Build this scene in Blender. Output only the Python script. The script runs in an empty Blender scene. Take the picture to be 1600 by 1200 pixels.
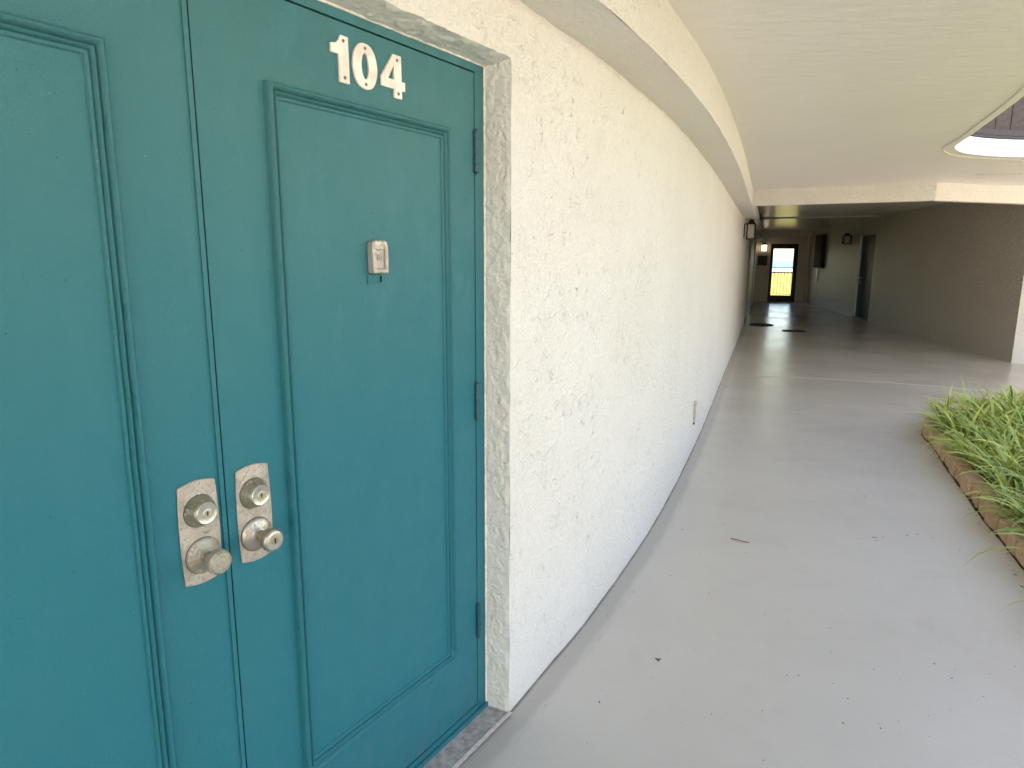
import bpy, bmesh, math, random
import numpy as np
from mathutils import Vector, Matrix, noise
R = math.radians
random.seed(7); rng = np.random.default_rng(7)
sc = bpy.context.scene
col = sc.collection

# ---------------------------------------------------------------- camera, sky, sun, exposure
EYE = 1.54
cam_d = bpy.data.cameras.new('camera'); cam = bpy.data.objects.new('camera', cam_d); col.objects.link(cam)
cam_d.sensor_width = 36.0; cam_d.lens = 23.51; cam_d.clip_start = 0.02; cam_d.clip_end = 6000
pitch, roll = R(10.596), R(0.25)
fw = Vector((0, math.cos(pitch), -math.sin(pitch))); rt = Vector((1, 0, 0)); up = rt.cross(fw)
cr, sr = math.cos(roll), math.sin(roll)
Rv = rt*cr + up*sr; Uv = -rt*sr + up*cr
m3 = Matrix((Rv, Uv, -fw)).transposed()
cam.matrix_world = Matrix.Translation((0, 0, EYE)) @ m3.to_4x4()
sc.camera = cam

SUN_EL, SUN_FROM = R(52), Vector((-0.86, -0.5, 0)).normalized()      # where the sun stands, seen from above
world = bpy.data.worlds.new('World'); sc.world = world; world.use_nodes = True
nt = world.node_tree; nt.nodes.clear()
sky = nt.nodes.new('ShaderNodeTexSky'); sky.sky_type = 'NISHITA'; sky.sun_disc = False
sky.sun_elevation = SUN_EL; sky.sun_rotation = math.atan2(SUN_FROM.x, SUN_FROM.y)
sky.air_density = 1.0; sky.dust_density = 1.0; sky.ozone_density = 1.0
bg = nt.nodes.new('ShaderNodeBackground'); bg.inputs['Strength'].default_value = 0.15
wo = nt.nodes.new('ShaderNodeOutputWorld')
nt.links.new(sky.outputs[0], bg.inputs['Color']); nt.links.new(bg.outputs[0], wo.inputs['Surface'])
sl = bpy.data.lights.new('sun', 'SUN'); sl.energy = 4.5; sl.angle = R(0.53); sl.color = (1.0, 0.94, 0.85)
sun = bpy.data.objects.new('sun', sl); col.objects.link(sun)
sdir = Vector((SUN_FROM.x*math.cos(SUN_EL), SUN_FROM.y*math.cos(SUN_EL), math.sin(SUN_EL)))
sun.rotation_euler = sdir.to_track_quat('Z', 'Y').to_euler(); sun.location = (-6, -6, 14)
sc.view_settings.view_transform = 'Standard'; sc.view_settings.look = 'None'
sc.view_settings.exposure = 2.36; sc.view_settings.gamma = 1.0
sc.view_settings.use_white_balance = True
sc.view_settings.white_balance_temperature = 7700; sc.view_settings.white_balance_tint = 16.5
sc.cycles.max_bounces = 10; sc.cycles.diffuse_bounces = 6; sc.cycles.glossy_bounces = 5
sc.cycles.use_fast_gi = False

# ---------------------------------------------------------------- materials
def new_mat(name):
    m = bpy.data.materials.new(name); m.use_nodes = True
    n = m.node_tree.nodes; b = n['Principled BSDF']
    return m, m.node_tree, b
class G:
    """tiny node-graph writer"""
    def __init__(s, t): s.t = t
    def n(s, kind, **kw):
        x = s.t.nodes.new('ShaderNode'+kind)
        for k, v in kw.items():
            if k.startswith('i_'):
                key = k[2:]; key = int(key) if key.isdigit() else key.replace('_', ' ')
                s.put(x.inputs[key], v)
            else: setattr(x, k, v)
        return x
    def put(s, sock, v):
        if hasattr(v, 'is_output') or isinstance(v, bpy.types.NodeSocket): s.t.links.new(v, sock)
        elif isinstance(v, bpy.types.Node): s.t.links.new(v.outputs[0], sock)
        else: sock.default_value = v
    def math(s, op, a, b=0.0, c=None, clamp=False):
        x = s.t.nodes.new('ShaderNodeMath'); x.operation = op; x.use_clamp = clamp
        s.put(x.inputs[0], a); s.put(x.inputs[1], b)
        if c is not None: s.put(x.inputs[2], c)
        return x.outputs[0]
    def noise(s, vec, scale, detail=3, rough=0.5, dist=0.0):
        x = s.n('TexNoise'); s.t.links.new(vec, x.inputs['Vector']); x.inputs['Scale'].default_value = scale
        x.inputs['Detail'].default_value = detail; x.inputs['Roughness'].default_value = rough
        x.inputs['Distortion'].default_value = dist
        return x.outputs['Fac']
    def ramp(s, v, a, b, lo=0.0, hi=1.0, smooth=True):
        x = s.n('MapRange'); x.interpolation_type = 'SMOOTHSTEP' if smooth else 'LINEAR'; x.clamp = True
        s.put(x.inputs[0], v); x.inputs[1].default_value = a; x.inputs[2].default_value = b
        x.inputs[3].default_value = lo; x.inputs[4].default_value = hi
        return x.outputs[0]
    def mix(s, f, a, b, blend='MIX'):
        x = s.n('Mix'); x.data_type = 'RGBA'; x.blend_type = blend
        s.put(x.inputs[0], f); s.put(x.inputs[6], a); s.put(x.inputs[7], b)
        return x.outputs[2]
    def bump(s, h, dist, strength=1.0, normal=None):
        x = s.n('Bump'); s.put(x.inputs['Height'], h); x.inputs['Distance'].default_value = dist
        x.inputs['Strength'].default_value = strength
        if normal is not None: s.t.links.new(normal, x.inputs['Normal'])
        return x.outputs[0]
    def coord(s, which='Object'): return s.n('TexCoord').outputs[which]
def c4(r, g, b): return (r, g, b, 1.0)

def stucco(name, base, rough=0.6, coord='UV', amp=1.0, spec=0.4, size=1.0):
    m, t, b = new_mat(name); g = G(t); v = g.coord(coord)
    if size != 1.0:
        mp = g.n('Mapping'); t.links.new(v, mp.inputs[0]); mp.inputs['Scale'].default_value = (1/size, 1/size, 1); v = mp.outputs[0]
    warp = g.noise(v, 9, 3, 0.6)
    plate = g.noise(v, 15, 3, 0.55, 0.6)
    step = g.ramp(plate, 0.49, 0.515)                                # trowelled skins with sharp edges
    rmask = g.ramp(g.noise(v, 5.5, 2), 0.50, 0.62)
    contour = g.math('ABSOLUTE', g.math('SUBTRACT', g.noise(v, 21, 3, 0.6, 0.5), 0.5))
    crack = g.math('MULTIPLY', g.ramp(contour, 0.0, 0.014, 1.0, 0.0), g.ramp(g.noise(v, 17, 2), 0.57, 0.65))
    crack = g.math('MULTIPLY', crack, g.ramp(g.noise(v, 2.1, 2), 0.40, 0.58, 0.12, 1.0))
    peel = g.noise(v, 95, 3, 0.6)
    mid = g.noise(v, 38, 4, 0.6)
    pits = g.math('MULTIPLY', g.ramp(g.noise(v, 165, 2), 0.29, 0.22, 0.0, 1.0), g.ramp(g.noise(v, 7, 2), 0.47, 0.6))
    pits.node.label = 'pits'
    su = g.n('SeparateXYZ'); t.links.new(v, su.inputs[0]); coarse = g.ramp(su.outputs[0], 0.6, 3.0, 0.62, 2.6)
    knock = g.ramp(g.noise(v, 62, 3, 0.6, 0.4), 0.47, 0.56)
    h = g.math('MULTIPLY', step, g.math('MULTIPLY', rmask, 0.7))
    h = g.math('ADD', h, g.math('MULTIPLY', mid, coarse))
    h = g.math('ADD', h, g.math('MULTIPLY', g.noise(v, 19, 3, 0.55), g.math('MULTIPLY', g.math('SUBTRACT', coarse, 0.62), 1.5)))
    h = g.math('ADD', h, g.math('MULTIPLY', knock, 0.30))
    h = g.math('ADD', h, g.math('MULTIPLY', peel, 0.35))
    h = g.math('SUBTRACT', h, g.math('MULTIPLY', crack, 0.75))
    h = g.math('SUBTRACT', h, g.math('MULTIPLY', pits, 0.8))
    big = g.noise(v, 1.3, 3)
    c = g.mix(g.ramp(big, 0.3, 0.7, 0.0, 0.5), c4(*base), c4(base[0]*0.93, base[1]*0.92, base[2]*0.88))
    low = g.math('MULTIPLY', g.ramp(g.math('ADD', g.math('MULTIPLY', mid, 0.6), g.math('MULTIPLY', knock, 0.25)), 0.38, 0.24), 0.14)  # hollows darkened in the colour to stand in for relief shading
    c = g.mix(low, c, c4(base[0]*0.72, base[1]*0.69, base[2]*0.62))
    dirt = g.math('ADD', g.math('MULTIPLY', crack, 0.5), g.math('MULTIPLY', pits, 0.55), clamp=True)
    c = g.mix(dirt, c, c4(0.33, 0.29, 0.21))
    t.links.new(c, b.inputs['Base Color']); b.inputs['Roughness'].default_value = rough
    b.inputs['Specular IOR Level'].default_value = spec
    t.links.new(g.bump(h, 0.0046*amp), b.inputs['Normal'])
    return m
M = {}
WH = (0.815, 0.78, 0.725)
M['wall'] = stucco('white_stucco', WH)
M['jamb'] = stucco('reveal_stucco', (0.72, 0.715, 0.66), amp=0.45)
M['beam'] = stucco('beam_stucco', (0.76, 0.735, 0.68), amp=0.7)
M['wall_shaded'] = stucco('shade_darkened_stucco', (0.60, 0.54, 0.46), rough=0.34, amp=4.2, size=1.7, spec=0.5)  # same white stucco, base colour darkened to paint in the tunnel's shade

def ceiling_mat(name='ceiling_paint', rough=0.42):
    m, t, b = new_mat(name); g = G(t); v = g.coord('Object')
    mp = g.n('Mapping'); t.links.new(v, mp.inputs[0]); mp.inputs['Scale'].default_value = (1, 2.6, 1); mp.inputs['Rotation'].default_value = (0, 0, R(6))
    w = g.noise(mp.outputs[0], 7, 4, 0.6, 0.3); f = g.noise(v, 60, 3)
    big = g.noise(v, 0.9, 3)
    c = g.mix(g.ramp(big, 0.3, 0.7), c4(0.86, 0.81, 0.765), c4(0.83, 0.785, 0.74))
    c = g.mix(g.ramp(w, 0.3, 0.75, 0.0, 0.12), c, c4(0.64, 0.60, 0.54))
    t.links.new(c, b.inputs['Base Color']); b.inputs['Roughness'].default_value = rough
    h = g.math('ADD', g.math('MULTIPLY', w, 1.0), g.math('MULTIPLY', f, 0.16))
    t.links.new(g.bump(h, 0.0042), b.inputs['Normal'])
    return m
M['ceiling'] = ceiling_mat(); M['tunnel_ceiling'] = ceiling_mat('tunnel_ceiling_gloss', 0.24)

def door_paint(name, col=(0.007, 0.160, 0.196), worn=0.5):
    m, t, b = new_mat(name); g = G(t); v = g.coord('Object')
    mp = g.n('Mapping'); t.links.new(v, mp.inputs[0]); mp.inputs['Scale'].default_value = (3.2, 1, 0.9)
    blot = g.noise(mp.outputs[0], 5, 4, 0.6, 0.4); big = g.noise(v, 1.6, 2)
    spk = g.ramp(g.noise(v, 120, 1), 0.235, 0.20, 0.0, 0.8)
    sep = g.n('SeparateXYZ'); t.links.new(v, sep.inputs[0])
    hi = g.ramp(sep.outputs[2], 1.0, 1.9)                             # colour turns paler and greyer towards the top of the door
    c = g.mix(hi, c4(*col), c4(col[0]*7.0, col[1]*1.18, col[2]*0.98))
    sx = g.ramp(sep.outputs[0], -0.95, -0.60, 0.25, 1.0); zone = g.math('MULTIPLY', g.math('MULTIPLY', sx, g.ramp(sep.outputs[2], 1.25, 1.55)), g.ramp(big, 0.42, 0.56, 0.25, 1.0))
    c = g.mix(g.math('MULTIPLY', g.math('MULTIPLY', g.ramp(blot, 0.48, 0.66), worn), g.math('ADD', zone, 0.12)), c, c4(col[0]*9.0, col[1]*1.36, col[2]*1.25))
    c = g.mix(g.ramp(big, 0.35, 0.7, 0.0, 0.25), c, c4(col[0]*0.7, col[1]*0.86, col[2]*0.90))
    c = g.mix(spk, c, c4(0.01, 0.03, 0.035))
    chip = g.math('MULTIPLY', g.ramp(g.noise(v, 90, 2), 0.735, 0.755), g.ramp(g.noise(v, 3, 2), 0.5, 0.6))
    c = g.mix(chip, c, c4(0.16, 0.27, 0.27))
    scuff = g.math('MULTIPLY', g.ramp(sep.outputs[2], 0.30, 0.06), g.ramp(g.noise(mp.outputs[0], 9, 5, 0.7), 0.46, 0.68))
    c = g.mix(g.math('MULTIPLY', scuff, 0.35), c, c4(0.10, 0.14, 0.13))
    t.links.new(c, b.inputs['Base Color'])
    t.links.new(g.ramp(g.noise(v, 14, 3), 0.3, 0.7, 0.42, 0.55), b.inputs['Roughness'])
    b.inputs['Specular IOR Level'].default_value = 0.30
    h = g.math('ADD', g.noise(v, 420, 2), g.math('MULTIPLY', g.noise(v, 110, 3), 0.8))
    h = g.math('ADD', h, g.math('MULTIPLY', blot, 0.6))
    t.links.new(g.bump(h, 0.0019), b.inputs['Normal'])
    return m
M['teal'] = door_paint('teal_door_paint')


def corroded(name, base, metal=0.55, rough=0.42, spot=0.5, green=0.4):
    m, t, b = new_mat(name); g = G(t); v = g.coord('Object')
    a = g.noise(v, 150, 4, 0.7, 0.5); f = g.noise(v, 480, 3, 0.65); gnoise = g.noise(v, 45, 3, 0.6)
    crust = g.ramp(a, 0.56, 0.64); dark = g.ramp(f, 0.40, 0.32)
    c = g.mix(g.ramp(g.noise(v, 25, 3), 0.35, 0.65), c4(*base), c4(base[0]*0.82, base[1]*0.80, base[2]*0.77))
    c = g.mix(g.math('MULTIPLY', g.ramp(gnoise, 0.55, 0.68), green), c, c4(0.20, 0.25, 0.17))
    c = g.mix(g.math('MULTIPLY', crust, spot), c, c4(0.70, 0.66, 0.56))
    c = g.mix(g.math('MULTIPLY', dark, 0.6*spot), c, c4(0.12, 0.09, 0.07))
    t.links.new(c, b.inputs['Base Color'])
    t.links.new(g.math('MULTIPLY', g.math('SUBTRACT', 1.0, g.math('MULTIPLY', crust, spot), clamp=True), metal), b.inputs['Metallic'])
    t.links.new(g.math('ADD', g.math('MULTIPLY', crust, 0.35), rough, clamp=True), b.inputs['Roughness'])
    h = g.math('ADD', crust, g.math('SUBTRACT', g.math('MULTIPLY', f, 0.5), g.math('MULTIPLY', dark, 0.5)))
    t.links.new(g.bump(h, 0.0016*spot+0.0001), b.inputs['Normal'])
    return m
M['plate'] = corroded('corroded_plate_metal', (0.56, 0.50, 0.44), 0.45, 0.42, 0.9, 0.35)
M['bolt'] = corroded('tarnished_bolt_metal', (0.36, 0.35, 0.27), 0.75, 0.34, 0.45, 0.9)
M['face'] = corroded('lock_face_metal', (0.62, 0.60, 0.54), 0.85, 0.30, 0.12, 0.0)
M['knob'] = corroded('bright_knob_metal', (0.52, 0.47, 0.40), 0.9, 0.33, 0.30, 0.0)
M['knob_old'] = corroded('dull_knob_metal', (0.46, 0.42, 0.35), 0.6, 0.40, 0.85, 0.3)
M['digit'] = corroded('brushed_number_metal', (0.95, 0.85, 0.75), 0.1, 0.45, 0.10, 0.0)

def plain(name, colr, rough=0.6, metal=0.0, grain=60, amp=0.0008, var=0.15, spec=0.5, emit=None):
    m, t, b = new_mat(name); g = G(t); v = g.coord('Object')
    n = g.noise(v, grain, 3)
    c = g.mix(g.ramp(n, 0.3, 0.7), c4(*[x*(1-var) for x in colr]), c4(*[min(1, x*(1+var)) for x in colr]))
    t.links.new(c, b.inputs['Base Color']); b.inputs['Roughness'].default_value = rough
    b.inputs['Metallic'].default_value = metal; b.inputs['Specular IOR Level'].default_value = spec
    if amp: t.links.new(g.bump(n, amp), b.inputs['Normal'])
    if emit:
        b.inputs['Emission Color'].default_value = c4(*emit[0]); b.inputs['Emission Strength'].default_value = emit[1]
    return m
M['black'] = plain('black_gap', (0.006, 0.007, 0.008), 0.8)
M['teal_dark'] = plain('hinge_and_shaded_teal', (0.014, 0.085, 0.105), 0.4)  # hinge paint, also the shade-darkened teal of the right tunnel door
M['iron'] = plain('black_lantern_metal', (0.012, 0.011, 0.010), 0.45, 0.3)
M['bronze'] = plain('dark_bronze_frame', (0.018, 0.013, 0.012), 0.4, 0.3)
M['screw'] = plain('screw_metal', (0.22, 0.20, 0.17), 0.35, 0.9)
M['caulk'] = plain('white_caulk', (0.78, 0.74, 0.66), 0.6)
M['white'] = plain('white_edge_paint', (0.82, 0.81, 0.78), 0.55, grain=20)
M['brown_board'] = plain('brown_board_paint', (0.066, 0.044, 0.032), 0.6, grain=30, var=0.2)
M['brown_rail'] = plain('dark_rail_paint', (0.055, 0.042, 0.042), 0.5)
M['box'] = plain('grey_box_paint', (0.055, 0.052, 0.042), 0.9, spec=0.1)
M['conduit'] = plain('painted_conduit', (0.62, 0.57, 0.48), 0.5)
M['pale'] = plain('pale_cover_paint', (0.70, 0.66, 0.58), 0.5)
M['fitting'] = plain('stained_fitting_paint', (0.52, 0.42, 0.34), 0.5)
M['sign'] = plain('sign_board', (0.035, 0.025, 0.022), 0.5)
M['sill'] = plain('threshold_concrete', (0.36, 0.345, 0.325), 0.65, grain=45, amp=0.0025, var=0.25)
M['joint'] = plain('pale_joint_filler', (0.66, 0.61, 0.57), 0.65, grain=60, var=0.15)
M['seam'] = plain('floor_seam_paint', (0.60, 0.575, 0.525), 0.4)
M['patch'] = plain('dark_mat', (0.025, 0.023, 0.022), 0.9)
M['lit'] = plain('lit_lantern_glass', (0.8, 0.75, 0.6), 0.4, amp=0, emit=((1.0, 0.88, 0.62), 0.8))
M['frost'] = plain('frosted_lantern_glass', (0.40, 0.36, 0.30), 0.35, amp=0)
M['sand'] = plain('pale_sand', (0.62, 0.58, 0.50), 0.9, grain=0.5)
M['bounce_paving'] = plain('pale_bounce_paving', (0.46, 0.44, 0.41), 0.85, grain=0.6, amp=0.0)
M['litter'] = plain('dry_litter', (0.035, 0.026, 0.018), 0.8)
M['twig'] = plain('red_brown_twig', (0.26, 0.11, 0.05), 0.7)
M['soil'] = plain('dark_mulch', (0.030, 0.022, 0.015), 0.9, grain=40, amp=0.02, var=0.6)
M['plastic'] = plain('black_plastic', (0.01, 0.01, 0.01), 0.4)

def floor_mat():
    m, t, b = new_mat('grey_floor_paint'); g = G(t); v = g.coord('Object')
    big = g.noise(v, 0.7, 4, 0.6); mid = g.noise(v, 5, 4, 0.6); fine = g.noise(v, 150, 3); grit = g.noise(v, 420, 2)
    base = g.mix(g.ramp(big, 0.3, 0.7), c4(0.520, 0.500, 0.455), c4(0.570, 0.548, 0.502))
    base = g.mix(g.ramp(mid, 0.45, 0.8, 0.0, 0.22), base, c4(0.49, 0.46, 0.42))
    base = g.mix(g.ramp(grit, 0.30, 0.25, 0.0, 0.35), base, c4(0.34, 0.32, 0.29))
    base = g.mix(g.ramp(g.noise(v, 230, 3, 0.7), 0.40, 0.62, 0.0, 0.30), base, c4(0.40, 0.375, 0.335))
    base = g.mix(g.ramp(g.noise(v, 1.8, 5, 0.7), 0.52, 0.70, 0.0, 0.22), base, c4(0.42, 0.39, 0.345))
    base = g.mix(g.ramp(g.noise(v, 55, 1), 0.225, 0.20, 0.0, 0.9), base, c4(0.08, 0.07, 0.06))
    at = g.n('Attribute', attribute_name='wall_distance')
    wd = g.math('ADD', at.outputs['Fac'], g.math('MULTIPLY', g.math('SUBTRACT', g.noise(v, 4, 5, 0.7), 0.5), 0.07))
    band = g.ramp(wd, 0.105, 0.065, 0.0, 0.42)                          # grimy strip along the foot of the wall, its shade painted in too
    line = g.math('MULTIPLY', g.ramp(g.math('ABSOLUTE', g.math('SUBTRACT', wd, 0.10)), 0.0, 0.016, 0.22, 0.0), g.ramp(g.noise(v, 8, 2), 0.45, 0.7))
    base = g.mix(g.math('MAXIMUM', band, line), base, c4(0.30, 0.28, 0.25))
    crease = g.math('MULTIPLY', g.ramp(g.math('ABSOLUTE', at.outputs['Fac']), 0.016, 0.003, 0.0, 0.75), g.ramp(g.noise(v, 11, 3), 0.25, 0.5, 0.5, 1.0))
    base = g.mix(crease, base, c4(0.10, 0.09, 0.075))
    t.links.new(base, b.inputs['Base Color'])
    t.links.new(g.ramp(big, 0.3, 0.7, 0.17, 0.25), b.inputs['Roughness'])
    b.inputs['Specular IOR Level'].default_value = 0.38
    mp = g.n('Mapping'); t.links.new(v, mp.inputs[0]); mp.inputs['Rotation'].default_value = (0, 0, R(20)); mp.inputs['Scale'].default_value = (0.8, 1.6, 1)
    wav = g.noise(mp.outputs[0], 3.2, 3, 0.55)
    h = g.math('ADD', g.math('MULTIPLY', wav, 3.2), g.math('ADD', g.math('MULTIPLY', fine, 0.4), g.math('MULTIPLY', grit, 0.35)))
    t.links.new(g.bump(h, 0.0013), b.inputs['Normal'])
    return m
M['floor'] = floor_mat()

def brick_mat():
    m, t, b = new_mat('tan_edging_brick'); g = G(t); v = g.coord('Object')
    oi = g.n('ObjectInfo').outputs['Random']
    n = g.noise(v, 22, 5, 0.65); n2 = g.noise(v, 90, 3)
    c = g.mix(oi, c4(0.44, 0.26, 0.15), c4(0.50, 0.34, 0.22))
    c = g.mix(g.ramp(n, 0.45, 0.75, 0, 0.75), c, c4(0.58, 0.44, 0.31))
    c = g.mix(g.ramp(n2, 0.38, 0.28, 0, 0.7), c, c4(0.10, 0.055, 0.035))
    t.links.new(c, b.inputs['Base Color']); b.inputs['Roughness'].default_value = 0.85
    t.links.new(g.bump(g.math('ADD', n, g.math('MULTIPLY', n2, 0.5)), 0.008), b.inputs['Normal'])
    return m
M['brick'] = brick_mat()

def leaf_mat():
    m, t, b = new_mat('variegated_leaf'); g = G(t)
    uv = g.n('TexCoord').outputs['UV']; sep = g.n('SeparateXYZ'); t.links.new(uv, sep.inputs[0])
    rnd = g.n('Attribute', attribute_name='blade_tone').outputs['Fac']
    c = g.mix(rnd, c4(0.06, 0.17, 0.030), c4(0.50, 0.58, 0.09))
    edge = g.ramp(g.math('ABSOLUTE', g.math('SUBTRACT', sep.outputs[0], 0.5)), 0.22, 0.36)
    ey = g.mix(g.ramp(rnd, 0.35, 0.9), c4(0.34, 0.44, 0.11), c4(0.80, 0.78, 0.24))
    c = g.mix(g.math('MULTIPLY', edge, 0.8), c, ey)
    tip = g.math('MULTIPLY', g.ramp(sep.outputs[1], 0.82, 1.0), g.ramp(rnd, 0.5, 1.0, 0.15, 0.9))
    c = g.mix(tip, c, c4(0.42, 0.33, 0.14))
    t.links.new(c, b.inputs['Base Color']); b.inputs['Roughness'].default_value = 0.38
    tr = g.n('BsdfTranslucent'); t.links.new(c, tr.inputs['Color'])
    mx = g.n('MixShader'); mx.inputs[0].default_value = 0.2
    t.links.new(b.outputs[0], mx.inputs[1]); t.links.new(tr.outputs[0], mx.inputs[2])
    t.links.new(mx.outputs[0], t.nodes['Material Output'].inputs['Surface'])
    return m
M['leaf'] = leaf_mat()

def glass_mat():
    m, t, b = new_mat('clear_pane_glass'); g = G(t)
    tr = g.n('BsdfTransparent'); tr.inputs[0].default_value = (0.93, 0.96, 0.95, 1)
    gl = g.n('BsdfGlossy'); gl.inputs['Roughness'].default_value = 0.02
    fr = g.n('Fresnel'); fr.inputs[0].default_value = 1.45
    mx = g.n('MixShader'); t.links.new(fr.outputs[0], mx.inputs[0]); t.links.new(tr.outputs[0], mx.inputs[1]); t.links.new(gl.outputs[0], mx.inputs[2])
    t.links.new(mx.outputs[0], t.nodes['Material Output'].inputs['Surface'])
    return m
M['glass'] = glass_mat()
def lawn_mat():
    m, t, b = new_mat('dry_lawn'); g = G(t); v = g.coord('Object')
    c = g.mix(g.ramp(g.noise(v, 0.25, 5, 0.6), 0.35, 0.65), c4(0.20, 0.19, 0.045), c4(0.31, 0.27, 0.075))
    t.links.new(c, b.inputs['Base Color']); b.inputs['Roughness'].default_value = 0.9
    b.inputs['Specular IOR Level'].default_value = 0.1
    return m
M['lawn'] = lawn_mat()
def sea_mat():
    m, t, b = new_mat('sea_water'); g = G(t); v = g.coord('Object')
    mp = g.n('Mapping'); t.links.new(v, mp.inputs[0]); mp.inputs['Scale'].default_value = (0.2, 1, 1)
    n = g.noise(mp.outputs[0], 0.08, 4)
    c = g.mix(g.ramp(n, 0.35, 0.65), c4(0.02, 0.15, 0.19), c4(0.04, 0.22, 0.25))
    t.links.new(c, b.inputs['Base Color']); b.inputs['Roughness'].default_value = 0.35
    b.inputs['Specular IOR Level'].default_value = 0.3
    t.links.new(g.bump(n, 0.5), b.inputs['Normal'])
    return m
M['sea'] = sea_mat()

# ---------------------------------------------------------------- mesh helpers
def tag(o, label=None, category=None, group=None, kind=None):
    if category and not kind: kind = 'thing'
    for k, v in (('label', label), ('category', category), ('group', group), ('kind', kind)):
        if v: o[k] = v
    return o
def mesh_obj(name, verts, faces, mat, parent=None, uvs=None, smooth=False):
    me = bpy.data.meshes.new(name); me.from_pydata([tuple(v) for v in verts], [], faces)
    if uvs is not None:
        l = me.uv_layers.new(name='UVMap'); li = np.empty(len(me.loops), dtype=np.int32); me.loops.foreach_get('vertex_index', li)
        l.data.foreach_set('uv', np.asarray(uvs, dtype=np.float32)[li].ravel())
    me.materials.append(mat)
    if smooth: me.polygons.foreach_set('use_smooth', [True]*len(me.polygons))
    me.update()
    o = bpy.data.objects.new(name, me); col.objects.link(o); o.parent = parent
    return o
def bm_obj(name, bm, mat, parent=None, smooth=False, bevel=0.0, seg=2):
    if bevel:
        bmesh.ops.bevel(bm, geom=[e for e in bm.edges if len(e.link_faces) == 2 and e.calc_face_angle(0) > 0.5], offset=bevel, segments=seg, profile=0.5, affect='EDGES')
    bmesh.ops.recalc_face_normals(bm, faces=bm.faces[:])
    me = bpy.data.meshes.new(name); bm.to_mesh(me); bm.free(); me.materials.append(mat)
    if smooth: me.polygons.foreach_set('use_smooth', [True]*len(me.polygons))
    o = bpy.data.objects.new(name, me); col.objects.link(o); o.parent = parent
    return o
def add_box(bm, x0, x1, y0, y1, z0, z1, mtx=None):
    vs = [bm.verts.new(v) for v in ((x0,y0,z0),(x1,y0,z0),(x1,y1,z0),(x0,y1,z0),(x0,y0,z1),(x1,y0,z1),(x1,y1,z1),(x0,y1,z1))]
    for f in ((0,3,2,1),(4,5,6,7),(0,1,5,4),(1,2,6,5),(2,3,7,6),(3,0,4,7)): bm.faces.new([vs[i] for i in f])
    if mtx is not None: bmesh.ops.transform(bm, matrix=mtx, verts=vs)
    return vs
def box(name, x0, x1, y0, y1, z0, z1, mat, parent=None, bevel=0.0, mtx=None):
    bm = bmesh.new(); add_box(bm, x0, x1, y0, y1, z0, z1, mtx); return bm_obj(name, bm, mat, parent, bevel=bevel)
def lathe(name, prof, mat, parent, cx=0, cz=0, n=40, smooth=True):
    """profile of (radius, distance out of the door); axis is local -Y"""
    vs, fs = [], []
    for r, h in prof:
        for k in range(n):
            a = 2*math.pi*k/n; vs.append((cx+r*math.cos(a), -h, cz+r*math.sin(a)))
    for i in range(len(prof)-1):
        for k in range(n):
            a, b_ = i*n+k, i*n+(k+1) % n; fs.append((a, a+n, b_+n, b_))
    fs.append(tuple((len(prof)-1)*n+k for k in range(n))); 
    o = mesh_obj(name, vs, fs, mat, parent)
    me = o.data
    if smooth:
        me.polygons.foreach_set('use_smooth', [True]*len(me.polygons)); me.set_sharp_from_angle(angle=R(38))
    return o
def prism(name, outline, y0, y1, mat, parent, holes=(), bevel=0.0):
    """flat plate cut to an outline in local x,z; y0 back, y1 front (negative = out of the door)"""
    bm = bmesh.new()
    for ring in [outline]+list(holes):
        vs = [bm.verts.new((x, y1, z)) for x, z in ring]
        for a, b_ in zip(vs, vs[1:]+vs[:1]): bm.edges.new((a, b_))
    bmesh.ops.triangle_fill(bm, use_beauty=True, use_dissolve=False, edges=bm.edges[:])
    ret = bmesh.ops.extrude_face_region(bm, geom=bm.faces[:])
    vv = [e for e in ret['geom'] if isinstance(e, bmesh.types.BMVert)]
    bmesh.ops.translate(bm, vec=(0, y0-y1, 0), verts=vv)
    bmesh.ops.dissolve_limit(bm, angle_limit=0.01, verts=bm.verts[:], edges=bm.edges[:])
    return bm_obj(name, bm, mat, parent, bevel=bevel, seg=1)
def smooth_ring(pts, k=3):
    out = []; n = len(pts)
    for i in range(n):
        p0, p1, p2, p3 = [pts[(i+j-1) % n] for j in range(4)]
        for s in range(k):
            t = s/k
            out.append(tuple(0.5*((2*p1[c])+(-p0[c]+p2[c])*t+(2*p0[c]-5*p1[c]+4*p2[c]-p3[c])*t*t+(-p0[c]+3*p1[c]-3*p2[c]+p3[c])*t**3) for c in (0, 1)))
    return out
def empty(name, loc=(0, 0, 0), mtx=None):
    o = bpy.data.objects.new(name, None); col.objects.link(o); o.empty_display_size = 0.2
    if mtx is not None: o.matrix_world = mtx
    else: o.location = loc
    return o
def resample(pts, step):
    """Catmull-Rom through pts, then points every step metres"""
    P = [np.array(p, float) for p in pts]; P = [2*P[0]-P[1]]+P+[2*P[-1]-P[-2]]
    dense = []
    for i in range(1, len(P)-2):
        p0, p1, p2, p3 = P[i-1:i+3]
        k = max(2, int(np.linalg.norm(p2-p1)/0.02))
        for s in range(k):
            t = s/k
            dense.append(0.5*((2*p1)+(-p0+p2)*t+(2*p0-5*p1+4*p2-p3)*t*t+(-p0+3*p1-3*p2+p3)*t**3))
    dense.append(P[-2]); D = np.array(dense)
    L = np.concatenate([[0], np.cumsum(np.linalg.norm(np.diff(D, axis=0), axis=1))])
    n = max(2, int(round(L[-1]/step))+1); u = np.linspace(0, L[-1], n)
    return np.stack([np.interp(u, L, D[:, 0]), np.interp(u, L, D[:, 1])], 1), u
def normals2(C):
    T = np.gradient(C, axis=0); T /= np.linalg.norm(T, axis=1)[:, None]
    return np.stack([T[:, 1], -T[:, 0]], 1)                            # to the right of travel
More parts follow.
